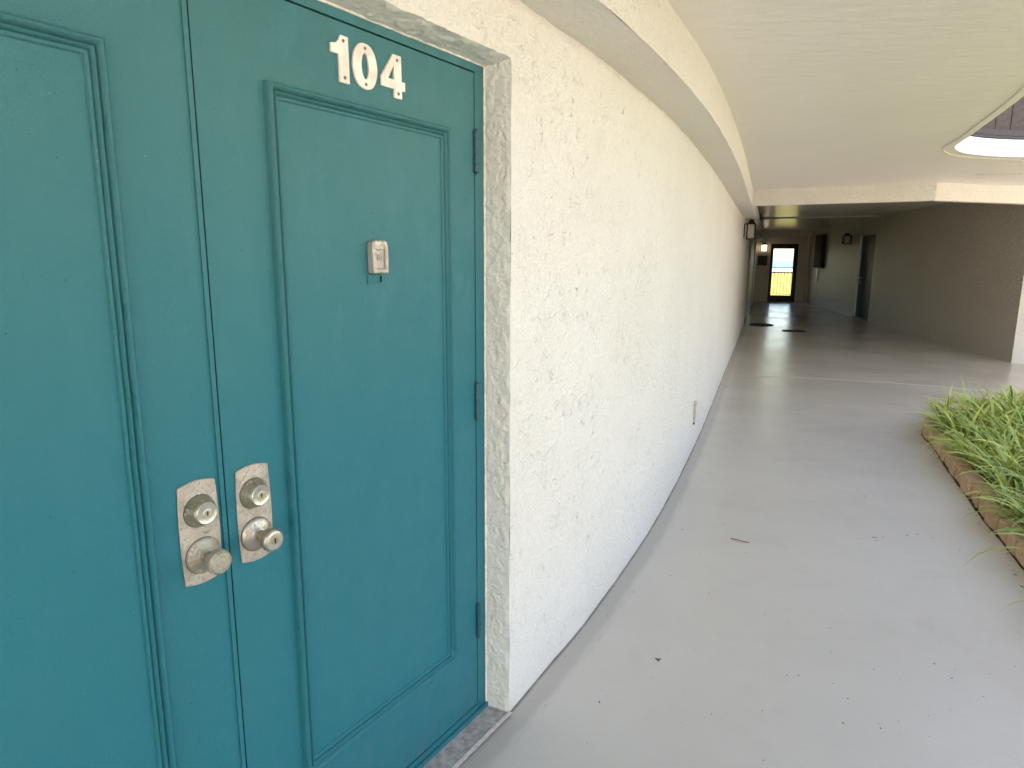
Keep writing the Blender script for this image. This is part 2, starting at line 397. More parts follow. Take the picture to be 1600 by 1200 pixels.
def wob(x, y, z, s, a): return a*noise.noise(Vector((x*s, y*s, z*s+3.3)))
def curtain(name, C, u, z0, z1, dz, mat, amp=0.0025, parent=None, flip=False, u0=0.0):
    """a wall sheet standing on the curve C, slightly uneven"""
    N = normals2(C); nz = max(1, int(round((z1-z0)/dz))); vs, uv, fs = [], [], []
    for i, (p, nn) in enumerate(zip(C, N)):
        for j in range(nz+1):
            z = z0+(z1-z0)*j/nz; w = wob(u[i]+u0, z, 0, 4.0, amp)+wob(u[i]+u0, z, 5, 13.0, amp*0.6)
            vs.append((p[0]+nn[0]*w, p[1]+nn[1]*w, z)); uv.append((u[i]+u0, z))
    for i in range(len(C)-1):
        for j in range(nz):
            a = i*(nz+1)+j; q = (a, a+nz+1, a+nz+2, a+1); fs.append(q[::-1] if flip else q)
    return mesh_obj(name, vs, fs, mat, parent, uv, smooth=True)
def shelf(name, C, u, w0, w1, z, mat, n=5, amp=0.002, parent=None, down=True, u0=0.0):
    """horizontal band between offsets w0 and w1 of the curve C"""
    N = normals2(C); vs, uv, fs = [], [], []
    for i, (p, nn) in enumerate(zip(C, N)):
        for j in range(n+1):
            w = w0+(w1-w0)*j/n; e = wob(u[i]+u0, w, 9, 6.0, amp)
            we = w+(wob(u[i], 0, 2, 5.0, amp*1.3) if j == n else 0)
            vs.append((p[0]+nn[0]*we, p[1]+nn[1]*we, z+e)); uv.append((u[i]+u0, 7+w))
    for i in range(len(C)-1):
        for j in range(n):
            a = i*(n+1)+j; q = (a, a+1, a+n+2, a+n+1); fs.append(q if down else q[::-1])
    return mesh_obj(name, vs, fs, mat, parent, uv, smooth=True)

# ---------------------------------------------------------------- layout
SOF, CEIL, TCEIL = 2.27, 2.48, 2.62
dvec = Vector((0.5518, 0.8340, 0)); nvec = Vector((0.8340, -0.5518, 0)); P0 = Vector((-0.085, 2.096, 0))
DOOR = Matrix(((dvec.x, -nvec.x, 0, P0.x), (dvec.y, -nvec.y, 0, P0.y), (0, 0, 1, 0), (0, 0, 0, 1)))   # local x along door, -y out of it
def dw(s, out, z=0): return DOOR @ Vector((s, -out, z))
REV = 0.0876
LEFT_S = -1.895
C0 = dw(0.0103, REV)
near = [(C0.x, C0.y), (0.127, 2.301), (0.288, 2.588), (0.535, 3.085), (0.83, 3.72), (1.19, 4.577), (1.740, 5.969), (2.457, 7.863), (3.457, 10.504), (5.625, 16.23)]
WC, WU = resample(near, 0.05)
farleft = [(5.625, 16.23), (9.10, 25.40)]
a0 = dw(LEFT_S, REV)
back = [(-5.9, -6.0), (-4.3, -3.2), (-2.75, -1.0), (-1.75, 0.45), (a0.x, a0.y)]
BC, BU = resample(back, 0.10)

# ground under everything, then the lawn, sand and sea beyond the far door
def sheet(name, x0, x1, y0, y1, z, mat, n=1):
    vs = [(x0+(x1-x0)*i/n, y0+(y1-y0)*j/n, z) for j in range(n+1) for i in range(n+1)]
    fs = [(j*(n+1)+i, j*(n+1)+i+1, (j+1)*(n+1)+i+1, (j+1)*(n+1)+i) for j in range(n) for i in range(n)]
    return mesh_obj(name, vs, fs, mat)
tag(sheet('lawn', -400, 500, -400, 85, -0.02, M['lawn']), kind='structure')
tag(sheet('bounce_paving', -45, 60, -60, 28.5, -0.012, M['bounce_paving']), kind='structure')  # pale ground added around the building for neutral bounce light
tag(sheet('sand', -600, 700, 85, 128, -0.02, M['sand']), kind='structure')
tag(sheet('sea', -4000, 5000, 128, 5000, -0.10, M['sea']), kind='structure')

# painted concrete floor; wall_distance is the distance from the foot of the long wall
gx = np.arange(-8.0, 13.01, 0.1); gy = np.arange(-8.0, 27.6, 0.1)
X, Y = np.meshgrid(gx, gy); PX = np.stack([X.ravel(), Y.ravel()], 1)
best = np.full(len(PX), 9.0)
poly = np.concatenate([BC[::3], WC[::3], np.array(farleft)])
for a, b in zip(poly[:-1], poly[1:]):
    ab = b-a; L2 = ab@ab
    if L2 < 1e-8: continue
    t = np.clip(((PX-a)@ab)/L2, 0, 1); d = np.linalg.norm(PX-(a+t[:, None]*ab), axis=1)
    side = np.sign(ab[1]*(PX[:, 0]-a[0])-ab[0]*(PX[:, 1]-a[1])); best = np.where(d < np.abs(best), d*side, best)
nx, ny = len(gx), len(gy)
I = np.arange(nx*ny).reshape(ny, nx)
F = np.stack([I[:-1, :-1].ravel(), I[:-1, 1:].ravel(), I[1:, 1:].ravel(), I[1:, :-1].ravel()], 1)
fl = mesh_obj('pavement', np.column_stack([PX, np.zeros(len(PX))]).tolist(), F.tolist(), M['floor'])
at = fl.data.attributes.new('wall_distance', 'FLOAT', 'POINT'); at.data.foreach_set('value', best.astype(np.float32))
tag(fl, kind='structure')
# pale hairline joint that crosses the walkway
jp, ju = resample([(3.03, 8.9), (4.0, 8.75), (5.0, 8.35), (5.7, 7.9)], 0.1); jn = normals2(jp)
vs = []
for p, q in zip(jp, jn): vs += [(p[0]+q[0]*0.007, p[1]+q[1]*0.007, 0.0008), (p[0], p[1], 0.003), (p[0]-q[0]*0.007, p[1]-q[1]*0.007, 0.0008)]
fs = [f for i in range(len(jp)-1) for f in ((3*i, 3*i+3, 3*i+4, 3*i+1), (3*i+1, 3*i+4, 3*i+5, 3*i+2))]
tag(mesh_obj('floor_joint', vs, fs, M['seam']), kind='structure')

# ---------------------------------------------------------------- the long curved wall
wall = empty('curved_wall', (C0.x, C0.y, 0))
tag(wall, 'long white stucco wall curving away beside the teal doors', 'wall')
def par(o, p):
    o.parent = p; o.matrix_parent_inverse = p.matrix_world.inverted(); return o
bpy.context.view_layer.update()
par(curtain('wall_face', WC, WU, -0.02, 2.30, 0.06, M['wall'], 0.003, u0=0.3), wall)
par(curtain('wall_face', BC, BU, -0.02, 2.30, 0.10, M['wall'], 0.003, u0=-12), wall)
# wall over the door
hd = np.array([[dw(s, REV).x, dw(s, REV).y] for s in np.linspace(LEFT_S, 0.0103, 40)]); hu = np.linspace(LEFT_S, 0.0103, 40)
def trowel(a, b, seed):
    v = Vector((a*16, b*9, seed)); v2 = Vector((a*11+4, b*7, seed+7))
    w = noise.noise(v2)*0.9
    n1 = noise.fractal(v+Vector((w, w, 0)), 1.0, 2.0, 3); n2 = noise.fractal(Vector((b*13, a*22, seed+3)), 0.9, 2.1, 3)
    s1 = min(1, max(0, (n1-0.02)/0.10)); s2 = min(1, max(0, (n2+0.02)/0.10))
    return 0.0020*s1+0.0016*s2+0.0010*noise.noise(Vector((a*60, b*60, seed)))
# front edge of the head is ragged: shared profile
def head_edge(s): return 2.106+0.0045*noise.noise(Vector((s*17, 0, 1)))+0.003*noise.noise(Vector((s*60, 0, 2)))
vs, uv, fs = [], [], []
N_ = 260; ss = np.linspace(LEFT_S, 0.0103, N_)
for s in ss:
    for j in range(8):
        z = head_edge(s)+(2.30-head_edge(s))*j/7; p = dw(s, REV+wob(s, z, 0, 5, 0.002)*min(1, j), z); vs.append(p); uv.append((s+0.3, z))
for i in range(N_-1):
    for j in range(7): a = i*8+j; fs.append((a, a+8, a+9, a+1))
par(mesh_obj('wall_over_door', vs, fs, M['wall'], None, uv, True), wall)
# underside of the opening
vs, uv, fs = [], [], []; nj = 24
sh = np.linspace(LEFT_S, 0.0103, 480)
for s in sh:
    for j in range(nj+1):
        t = j/nj; z = 2.093+(head_edge(s)-2.093)*t; k = 4*t*(1-t)
        z -= trowel(s, t*0.12, 5.0)*min(1, k*2.2)
        vs.append(dw(s, REV*t-0.002*(1-t), z)); uv.append((s, 20+t*0.1))
for i in range(len(sh)-1):
    for j in range(nj): a = i*(nj+1)+j; fs.append((a, a+1, a+nj+2, a+nj+1))
par(mesh_obj('opening_head', vs, fs, M['jamb'], None, uv, True), wall)
# the reveal on the hinge side and its twin on the far left
def reveal(s_in, s_out, sign):
    vs, uv, fs = [], [], []; zn = 520
    for i in range(zn+1):
        z = 2.108*i/zn
        for j in range(nj+1):
            t = j/nj; k = 4*t*(1-t)
            d_ = trowel(z*0.75, t*0.14+2, 11.0+sign)*min(1, k*2.2)
            e = 0.0022*noise.noise(Vector((z*22, 3, 1)))*(1 if j == nj else 0)
            vs.append(dw(s_in+(s_out-s_in)*t-sign*(d_+e), REV*t-0.002*(1-t), z)); uv.append((30+t*0.1, z))
    for i in range(zn):
        for j in range(nj):
            a = i*(nj+1)+j; q = (a, a+1, a+nj+2, a+nj+1); fs.append(q[::-1] if sign > 0 else q)
    return par(mesh_obj('opening_reveal', vs, fs, M['jamb'], None, uv, True), wall)
reveal(-0.003, 0.0103, 1); reveal(LEFT_S+0.012, LEFT_S, -1)
# far stretch of the wall past the first doorway of the tunnel, stepped back
fd = np.array(farleft[1])-np.array(farleft[0]); fd /= np.linalg.norm(fd); fn = np.array([fd[1], -fd[0]])
def fl_pt(a, off=0.0): p = np.array(farleft[0])+fd*a+fn*off; return p
def wall_line(name, a, b, off, z0, z1, mat, parent, u0=40):
    C, U = resample([fl_pt(a, off), fl_pt(b, off)], 0.25); return par(curtain(name, C, U, z0, z1, 0.25, mat, 0.002, u0=u0), parent)
def return_face(name, a, o0, o1, z0, z1, mat, parent):
    p, q = fl_pt(a, o0), fl_pt(a, o1)
    return par(mesh_obj(name, [(p[0], p[1], z0), (q[0], q[1], z0), (q[0], q[1], z1), (p[0], p[1], z1)], [(0, 1, 2, 3)], mat, None, [(50, z0), (50.1, z0), (50.1, z1), (50, z1)]), parent)
D1, D2, D3, D4 = 0.0, 1.9, 5.4, 7.2
wall_line('wall_over_door', D1, D2, 0, 2.10, 2.30, M['wall_shaded'], wall)
wall_line('wall_face', D2, D3, 0, -0.02, 2.30, M['wall_shaded'], wall, 44)
wall_line('wall_over_door', D3, D4, 0, 2.10, 2.30, M['wall_shaded'], wall)
wall_line('wall_face', D4, 9.95, 0, -0.02, 2.30, M['wall_shaded'], wall, 52)
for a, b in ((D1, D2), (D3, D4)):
    return_face('opening_reveal', a, -0.10, 0, 0, 2.10, M['wall_shaded'], wall); return_face('opening_reveal', b, 0, -0.10, 0, 2.10, M['wall_shaded'], wall)

# unseen upper storeys over the wall, added to block the sun from the walkway
UPC = np.concatenate([BC[::4], hd[::8], WC[::10], np.array(farleft[1])[None]]); UPU = np.concatenate([[0], np.cumsum(np.linalg.norm(np.diff(UPC, axis=0), axis=1))])
keep = np.concatenate([[True], np.diff(UPU) > 0.02]); UPC, UPU = UPC[keep], UPU[keep]
up = tag(curtain('upper_sun_block', UPC, UPU, 2.64, 8.3, 1.0, M['wall'], 0, u0=70), 'unseen white upper-storey wall added above the walkway to block the sun', 'wall')

# unseen black sheet added behind the wall sheets to stop light leaks
BK = np.concatenate([BC[::4], hd[::8], WC[::10], np.array([fl_pt(10.1)])]); kk = np.concatenate([[True], np.linalg.norm(np.diff(BK, axis=0), axis=1) > 0.03]); BK = BK[kk]
BK = BK-normals2(BK)*0.24
par(curtain('leak_block', BK, np.arange(len(BK))*0.5, -0.1, 8.3, 2.0, M['black'], 0), wall)
# soffit beam running along the top of the wall
SC = np.concatenate([BC[:-1], hd[:-1], WC[:-1], np.array([fl_pt(a) for a in np.arange(0, 9.9, 0.2)])])
SU = np.concatenate([[0], np.cumsum(np.linalg.norm(np.diff(SC, axis=0), axis=1))])
k = np.ones(9)/9; SCs = SC.copy()
for c in (0, 1): SCs[:, c] = np.convolve(np.pad(SC[:, c], 4, 'edge'), k, 'valid')
SC2 = np.where(np.arange(len(SC))[:, None] < 6, SC, SCs)
beam = tag(empty('soffit_beam', (0, 2.1, SOF)), 'dropped white stucco beam following the top of the curved wall', 'beam'); bpy.context.view_layer.update()
par(shelf('beam_underside', SC2, SU, -0.02, 0.205, SOF, M['beam'], 6, 0.003), beam)
OC = SC2+normals2(SC2)*0.205
par(curtain('beam_face', OC, SU, SOF, CEIL+0.005, 0.035, M['wall'], 0.0028, u0=90), beam)

# ---------------------------------------------------------------- cross beam and ceilings
XB = [(3.17, 9.49), (5.191, 8.502), (6.592, 8.91), (9.9, 10.1)]
def cross_beam():
    bm = bmesh.new(); th = 0.14
    b = tag(empty('cross_beam', (3.35, 9.4, SOF)), 'cream stucco beam with a corner in it across the tunnel mouth', 'beam'); bpy.context.view_layer.update()
    P = np.array(XB)
    for i in range(len(P)-1):
        d = P[i+1]-P[i]; L = np.linalg.norm(d); d /= L; nb = np.array([-d[1], d[0]])
        n = int(L/0.05)
        C = np.array([P[i]+d*L*k/n for k in range(n+1)]); U = np.linspace(0, L, n+1)
        par(curtain('beam_face', C, U, SOF, CEIL+0.004, 0.035, M['wall'], 0.0025, u0=110+3*i), b)
        Cb = C+nb*th
        par(mesh_obj('beam_underside', [(C[0][0], C[0][1], SOF+0.001), (C[-1][0], C[-1][1], SOF+0.001), (Cb[-1][0], Cb[-1][1], SOF+0.001), (Cb[0][0], Cb[0][1], SOF+0.001)], [(0, 3, 2, 1)], M['beam'], None, [(0, 0), (L, 0), (L, th), (0, th)]), b)
        par(curtain('beam_back', Cb, U, SOF+0.001, TCEIL, 0.2, M['wall_shaded'], 0, u0=110+3*i, flip=True), b)
cross_beam()
RIM = [(2.958, 4.117), (3.183, 4.639), (3.36, 5.06), (3.505, 5.4), (3.60, 5.65), (3.70, 5.87), (3.84, 6.06), (4.042, 6.232), (4.35, 6.37), (4.75, 6.44), (5.4, 6.50), (6.2, 6.45), (7.3, 6.1), (8.2, 5.2), (8.7, 4.0),
       (8.8, 2.0), (8.3, 0.0), (7.2, -1.8), (5.4, -3.0), (3.4, -3.4), (1.6, -2.9), (0.85, -1.6), (1.02, -0.3), (1.45, 0.9), (2.0, 2.1), (2.5, 3.15)]
rim = smooth_ring(RIM, 4)
def offset_ring(r, d):
    A = np.array(r); T = np.roll(A, -1, 0)-np.roll(A, 1, 0); T /= np.linalg.norm(T, axis=1)[:, None]
    area = 0.5*np.sum(A[:, 0]*np.roll(A[:, 1], -1)-A[:, 1]*np.roll(A[:, 0], -1)); s = 1 if area > 0 else -1
    return A+np.stack([T[:, 1], -T[:, 0]], 1)*d*s
def fill(name, outer, holes, z, th, mat):
    bm = bmesh.new(); rings = []
    for ring in [outer]+holes:
        v = [bm.verts.new((x, y, z)) for x, y in ring]; rings.append(v)
        for a, b in zip(v, v[1:]+v[:1]): bm.edges.new((a, b))
    bmesh.ops.triangle_fill(bm, use_beauty=True, use_dissolve=False, edges=bm.edges[:])
    for f in bm.faces:
        f.normal_update()
        if f.normal.z > 0: f.normal_flip()
    r = bmesh.ops.extrude_face_region(bm, geom=bm.faces[:])
    bmesh.ops.translate(bm, vec=(0, 0, th), verts=[e for e in r['geom'] if isinstance(e, bmesh.types.BMVert)])
    me = bpy.data.meshes.new(name); bm.to_mesh(me); bm.free(); me.materials.append(mat)
    o = bpy.data.objects.new(name, me); col.objects.link(o); return o
bidx = range(0, len(SC2), 6)
left_edge = [tuple(p) for p in (SC2-normals2(SC2)*0.02)[::6] if p[1] < 9.45]
outer = left_edge+[(3.25, 9.58)]+[(5.23, 8.62), (6.58, 9.02), (9.9, 10.22), (9.9, -6.0)]
# clean duplicates
o2 = [outer[0]]
for p in outer[1:]:
    if math.dist(p, o2[-1]) > 0.03: o2.append(p)
tag(fill('ceiling', o2, [[tuple(p) for p in rim]], CEIL, 0.14, M['ceiling']), kind='structure')
# white lip of the opening, standing on the ceiling slab all round
lip = offset_ring(rim, 0.012)
def ring_wall(name, R_, z0, z1, mat, th=0.10):
    A = np.array(R_); B = offset_ring(R_, th); n = len(A); vs = []
    for a, b in zip(A, B): vs += [(a[0], a[1], z0), (a[0], a[1], z1), (b[0], b[1], z1), (b[0], b[1], z0)]
    fs = []
    for i in range(n):
        j = (i+1) % n
        for k in range(4): fs.append((4*i+k, 4*i+(k+1) % 4, 4*j+(k+1) % 4, 4*j+k))
    o = mesh_obj(name, vs, fs, mat); bm = bmesh.new(); bm.from_mesh(o.data); bmesh.ops.recalc_face_normals(bm, faces=bm.faces[:]); bm.to_mesh(o.data); bm.free(); return o
tag(ring_wall('slab_edge', lip, CEIL+0.002, 2.632, M['white'], 0.06), 'bright white slab edge around the curved ceiling opening', 'slab edge')
# drip bead around the opening
def tube(name, pts, r, mat, parent=None, closed=False, n=8, up=(0, 0, 1)):
    P = [Vector(p) for p in pts]; N = len(P); vs, fs = [], []
    for i, p in enumerate(P):
        t = (P[(i+1) % N]-P[i-1]) if closed else (P[min(i+1, N-1)]-P[max(i-1, 0)])
        t.normalize(); a = t.cross(Vector(up)); 
        if a.length < 1e-3: a = t.cross(Vector((1, 0, 0)))
        a.normalize(); b = a.cross(t)
        for k in range(n):
            q = 2*math.pi*k/n; vs.append(p+a*r*math.cos(q)+b*r*math.sin(q))
    for i in range(N if closed else N-1):
        for k in range(n): fs.append((i*n+k, i*n+(k+1) % n, ((i+1) % N)*n+(k+1) % n, ((i+1) % N)*n+k))
    if not closed: fs += [tuple(range(n))[::-1], tuple(range((N-1)*n, N*n))]
    return mesh_obj(name, vs, fs, mat, parent, smooth=True)
bw = np.array([0.055+0.055*min(1, max(0, (y-5.5)/0.8)) if x < 4.6 else 0.11 for x, y in rim])
b0, b1 = offset_ring(rim, 0.0), offset_ring(rim, 1.0); bead = b0+(b1-b0)*bw[:, None]
tag(tube('drip_bead', [(x, y, CEIL) for x, y in bead], 0.007, M['conduit'], closed=True), 'thin raised bead on the ceiling around the opening', 'trim')
tag(tube('ceiling_joint', [(5.10, 7.67, CEIL), (6.6, 7.53, CEIL), (8.2, 7.4, CEIL)], 0.006, M['conduit']), 'straight raised seam on the ceiling behind the opening', 'seam')

# balcony front on the upper floor at the far side of the opening: every board its own piece
bal = tag(empty('balcony_front', (4.3, 6.55, 2.63)), 'brown boarded balcony front seen up through the ceiling opening', 'balcony'); bpy.context.view_layer.update()
fc = offset_ring(rim, 0.055); fcl = [tuple(p) for p in fc]
i0 = min(range(len(fcl)), key=lambda i: math.dist(fcl[i], (3.45, 5.55))); i1 = min(range(len(fcl)), key=lambda i: math.dist(fcl[i], (8.4, 5.3)))
path, pu = resample(fcl[i0:i1+1], 0.165)
proto = None
for a, b in zip(path[:-1], path[1:]):
    a = np.array(a); b = np.array(b); d = b-a; L = np.linalg.norm(d); ang = math.atan2(d[1], d[0])
    if proto is None:
        proto = box('board', 0.0, 0.152, -0.010, 0.010, 2.70, 3.72, M['brown_board'], bevel=0.003); o = proto
    else:
        o = proto.copy(); col.objects.link(o)
    o.matrix_world = Matrix.Translation((a[0], a[1], random.uniform(-0.002, 0.002))) @ Matrix.Rotation(ang+random.uniform(-0.01, 0.01), 4, 'Z')
    par(o, bal)
def rail_band(name, z0, z1, off, th):
    vs = []
    N_ = normals2(path)
    for p, q in zip(path, N_):
        a = p+q*off; b = p+q*(off+th); vs += [(a[0], a[1], z0), (a[0], a[1], z1), (b[0], b[1], z1), (b[0], b[1], z0)]
    fs = [(4*i+k, 4*i+(k+1) % 4, 4*i+4+(k+1) % 4, 4*i+4+k) for i in range(len(path)-1) for k in range(4)]
    o = mesh_obj(name, vs, fs, M['brown_rail']); bm = bmesh.new(); bm.from_mesh(o.data); bmesh.ops.recalc_face_normals(bm, faces=bm.faces[:]); bm.to_mesh(o.data); bm.free()
    return par(o, bal)
rail_band('bottom_rail', 2.665, 2.715, 0.014, 0.03); rail_band('ledge', 2.642, 2.662, -0.02, 0.06); rail_band('top_rail', 3.72, 3.76, -0.03, 0.06)

# tunnel: ceiling, right wall, end wall
RW = [(7.68, 10.181), (7.976, 11.83), (8.303, 13.511), (8.80, 15.85), (9.09, 17.10), (9.40, 18.50), (9.99, 20.98), (10.941, 25.14)]
tc = [(2.95, 9.55), (5.22, 8.60), (6.57, 9.00), (9.95, 10.2), (11.6, 25.5), (8.9, 25.8)]
tag(fill('tunnel_ceiling', tc, [], TCEIL, 0.1, M['tunnel_ceiling']), kind='structure')
rwall = tag(empty('tunnel_right_wall', (7.68, 10.18, 0)), 'shaded rough stucco wall on the right of the tunnel', 'wall'); bpy.context.view_layer.update()
RC, RU = resample(RW, 0.1)
ia = int(np.argmin(np.abs(RC[:, 1]-17.15))); ib = int(np.argmin(np.abs(RC[:, 1]-18.50)))
par(curtain('wall_face', RC[:ia+1], RU[:ia+1], -0.02, TCEIL, 0.1, M['wall_shaded'], 0.004, u0=130, flip=True), rwall)
par(curtain('wall_face', RC[ib:], RU[ib:], -0.02, TCEIL, 0.1, M['wall_shaded'], 0.004, u0=130, flip=True), rwall)
par(curtain('wall_over_door', RC[ia:ib+1], RU[ia:ib+1], 2.20, TCEIL, 0.1, M['wall_shaded'], 0.0, u0=130, flip=True), rwall)
RK = RC[::8]; RK = RK+normals2(RK)*0.26
par(curtain('leak_block', RK, np.arange(len(RK))*0.5, -0.1, TCEIL+0.3, 1.0, M['black'], 0, flip=True), rwall)  # unseen sheet added behind the right wall against light leaks
rd = RC[ib]-RC[ia]; rL = float(np.linalg.norm(rd)); rd /= rL; rn = np.array([rd[1], -rd[0]])           # rn points into the wall
DR = Matrix(((-rd[0], rn[0], 0, RC[ib][0]), (-rd[1], rn[1], 0, RC[ib][1]), (0, 0, 1, 0), (0, 0, 0, 1)))   # x towards the viewer along the wall, y into it
def quad(name, pts, mat, parent, uv=None):
    uv = uv or [(60, 0), (60.1, 0), (60.1, 2), (60, 2)]
    return par(mesh_obj(name, pts, [(0, 1, 2, 3)], mat, None, uv), parent)
for x, nm in ((0, 1), (rL, -1)):
    a, b = DR @ Vector((x, 0, 0)), DR @ Vector((x, 0.11, 0)); t = Vector((0, 0, 2.20))
    quad('opening_reveal', [a, b, b+t, a+t], M['jamb'], rwall)
a, b, c, d = [DR @ Vector(v) for v in ((0, 0, 2.2), (rL, 0, 2.2), (rL, 0.11, 2.2), (0, 0.11, 2.2))]
quad('opening_head', [a, b, c, d], M['jamb'], rwall)
# near end of that wall: pale return and the recessed wall behind the planter
e0 = Vector((7.68, 10.181, 0))
par(mesh_obj('end_return', [(7.68, 10.181, 0), (7.845, 10.045, 0), (7.845, 10.045, TCEIL), (7.68, 10.181, TCEIL)], [(0, 1, 2, 3)], M['wall'], None, [(0, 0), (0.2, 0), (0.2, 2.6), (0, 2.6)]), rwall)
par(mesh_obj('recessed_face', [(7.845, 10.045, 0), (9.9, 9.7, 0), (9.9, 9.7, TCEIL), (7.845, 10.045, TCEIL)], [(0, 1, 2, 3)], M['wall'], None, [(3, 0), (5, 0), (5, 2.6), (3, 2.6)]), rwall)
tag(box('door_step', 0, 1.7, -0.10, 0.0, 0.0, 0.035, M['brown_rail'], mtx=Matrix.Translation((7.90, 10.02, 0)) @ Matrix.Rotation(math.atan2(-0.345, 2.055), 4, 'Z'), bevel=0.004), 'low dark sill at the foot of the recessed wall, right edge', 'sill')
o = box('hose_bib', -0.025, 0.025, -0.05, 0, 0.22, 0.42, M['conduit'], mtx=Matrix.Translation((7.93, 10.02, 0)) @ Matrix.Rotation(math.atan2(-0.345, 2.055), 4, 'Z'), bevel=0.01)
o.name = 'cable_cover'; tag(o, 'small pale ribbed cover low on the wall at the right edge', 'cable cover')
# building over and behind the right wall
tag(box('upper_block', 0, 12, 0, 14, TCEIL+0.12, 8.0, M['wall'], mtx=Matrix.Translation((3.6, 10.4, 0))), 'upper storeys of the building over the tunnel', 'building')

# end wall with glazed door
E0, E1 = Vector((9.093, 25.394, 0)), Vector((10.955, 25.14, 0)); ed = (E1-E0).normalized(); en = Vector((ed.y, -ed.x, 0))   # en toward viewer
EM = Matrix(((ed.x, -en.x, 0, E0.x), (ed.y, -en.y, 0, E0.y), (0, 0, 1, 0), (0, 0, 0, 1)))
EWD = (E1-E0).length
ew = tag(empty('end_wall', E0), 'shade-darkened end wall of the tunnel around the glazed door', 'wall'); bpy.context.view_layer.update()
DX0, DX1, DZ = 0.50, 1.49, 2.13
for x0, x1, z0, z1 in ((-0.3, DX0, 0, TCEIL), (DX1, EWD+0.3, 0, TCEIL), (DX0, DX1, DZ, TCEIL)):
    par(box('wall_face', x0, x1, 0.0, 0.18, z0, z1, M['wall_shaded'], mtx=EM), ew)
par(box('header', -0.2, EWD+0.2, -0.35, -0.003, 2.40, TCEIL, M['wall_shaded'], mtx=EM), ew)
par(box('pilaster', EWD-0.10, EWD+0.2, -0.25, -0.003, 0, 2.40, M['wall_shaded'], mtx=EM), ew)
gd = tag(empty('glazed_door', mtx=EM @ Matrix.Translation((DX0, 0, 0))), 'dark framed glass door at the tunnel end with the sea beyond', 'door')
W = DX1-DX0
def gbox(nm, x0, x1, z0, z1, y0=0.05, y1=0.10, mat='bronze', parent=gd): return box(nm, x0, x1, y0, y1, z0, z1, M[mat], parent, bevel=0.004 if mat != 'glass' else 0)
gbox('stile', 0.0, 0.115, 0, DZ); gbox('stile', W-0.15, W, 0, DZ)
gbox('bottom_rail', 0.115, W-0.15, 0, 0.24); gbox('top_rail', 0.115, W-0.15, 1.95, DZ); gbox('mid_rail', 0.115, W-0.15, 1.055, 1.105)
gbox('pane', 0.115, W-0.15, 0.24, 1.055, 0.072, 0.078, 'glass'); gbox('pane', 0.115, W-0.15, 1.105, 1.95, 0.072, 0.078, 'glass')
gbox('handle', W-0.10, W-0.07, 0.95, 1.10, 0.0, 0.05)
# railing outside
rl = tag(empty('outdoor_railing', mtx=EM @ Matrix.Translation((-0.6, 1.5, 0))), 'thin dark railing outside the glazed door', 'railing')
box('top_rail', 0, 3.2, 0, 0.04, 1.245, 1.27, M['iron'], rl); box('bottom_rail', 0, 3.2, 0.01, 0.03, 0.20, 0.225, M['iron'], rl)
bp = None
for i in range(26):
    if bp is None: bp = box('baluster', -0.008, 0.008, 0.012, 0.028, 0.225, 1.245, M['iron'], rl); o = bp
    else: o = bp.copy(); col.objects.link(o)
    o.location.x = 0.05+i*0.124
tag(box('terrace_slab', -2, 6, 0.19, 1.65, -0.12, -0.004, M['sand'], mtx=EM), kind='structure')

# ---------------------------------------------------------------- the teal double door
frame = tag(empty('door_surround', mtx=DOOR), 'fixed teal surround of the double door set in the stucco opening', 'door surround')
SH, SE = -0.052, -0.9245                                              # hinge edge and lock edge of the right leaf
def fbox(nm, x0, x1, o0, o1, z0, z1, mat, parent, bevel=0.0012):
    return box(nm, x0, x1, -o1, -o0, z0, z1, M[mat], parent, bevel=bevel)
LL = -1.808
fbox('head', LL-0.05, 0.0, -0.06, 0.0, 2.069, 2.094, 'teal', frame)
fbox('jamb', SH+0.003, 0.0, -0.06, 0.0005, 0.0, 2.0685, 'teal', frame); fbox('jamb', LL-0.05, LL-0.003, -0.06, 0.0005, 0.0, 2.0685, 'teal', frame)
fbox('sill', LL, SH+0.0025, -0.06, 0.002, 0.0, 0.040, 'teal', frame, 0.003); fbox('weather_strip', LL, -0.003, 0.0025, 0.010, 0.0, 0.022, 'teal', frame, 0.002)
box('stop', LL-0.04, 0.0, 0.065, 0.09, 0.0, 2.09, M['black'], frame)
# caulk line between frame and stucco
cz = [(-0.0035+0.0012*noise.noise(Vector((z*25, 0, 0))), -0.0015, z) for z in np.linspace(0, 2.092, 160)]
tube('caulk', cz, 0.0035, M['caulk'], frame, n=6, up=(0, 1, 0))
tube('caulk', [(s, -0.0015, 2.0935+0.001*noise.noise(Vector((s*25, 5, 0)))) for s in np.linspace(LL-0.05, -0.004, 160)], 0.0042, M['caulk'], frame, n=6)
# threshold slab in the opening, with the pale joint along its outer edge
def strip_sheet(name, s0, s1, o0, o1, z, mat, wig=0.0, n=120):
    vs = []
    for s in np.linspace(s0, s1, n):
        w = wig*noise.noise(Vector((s*18, 1, 0))); w2 = wig*noise.noise(Vector((s*23, 4, 0)))
        vs += [dw(s, o0+w, z), dw(s, o1+w2, z)]
    return mesh_obj(name, vs, [(2*i, 2*i+1, 2*i+3, 2*i+2) for i in range(n-1)], mat)
tag(strip_sheet('threshold', LEFT_S, 0.012, 0.0, 0.094, 0.006, M['sill'], 0.003), kind='structure')
tag(strip_sheet('threshold_joint', LEFT_S, 0.010, 0.088, 0.103, 0.010, M['joint'], 0.004), kind='structure')

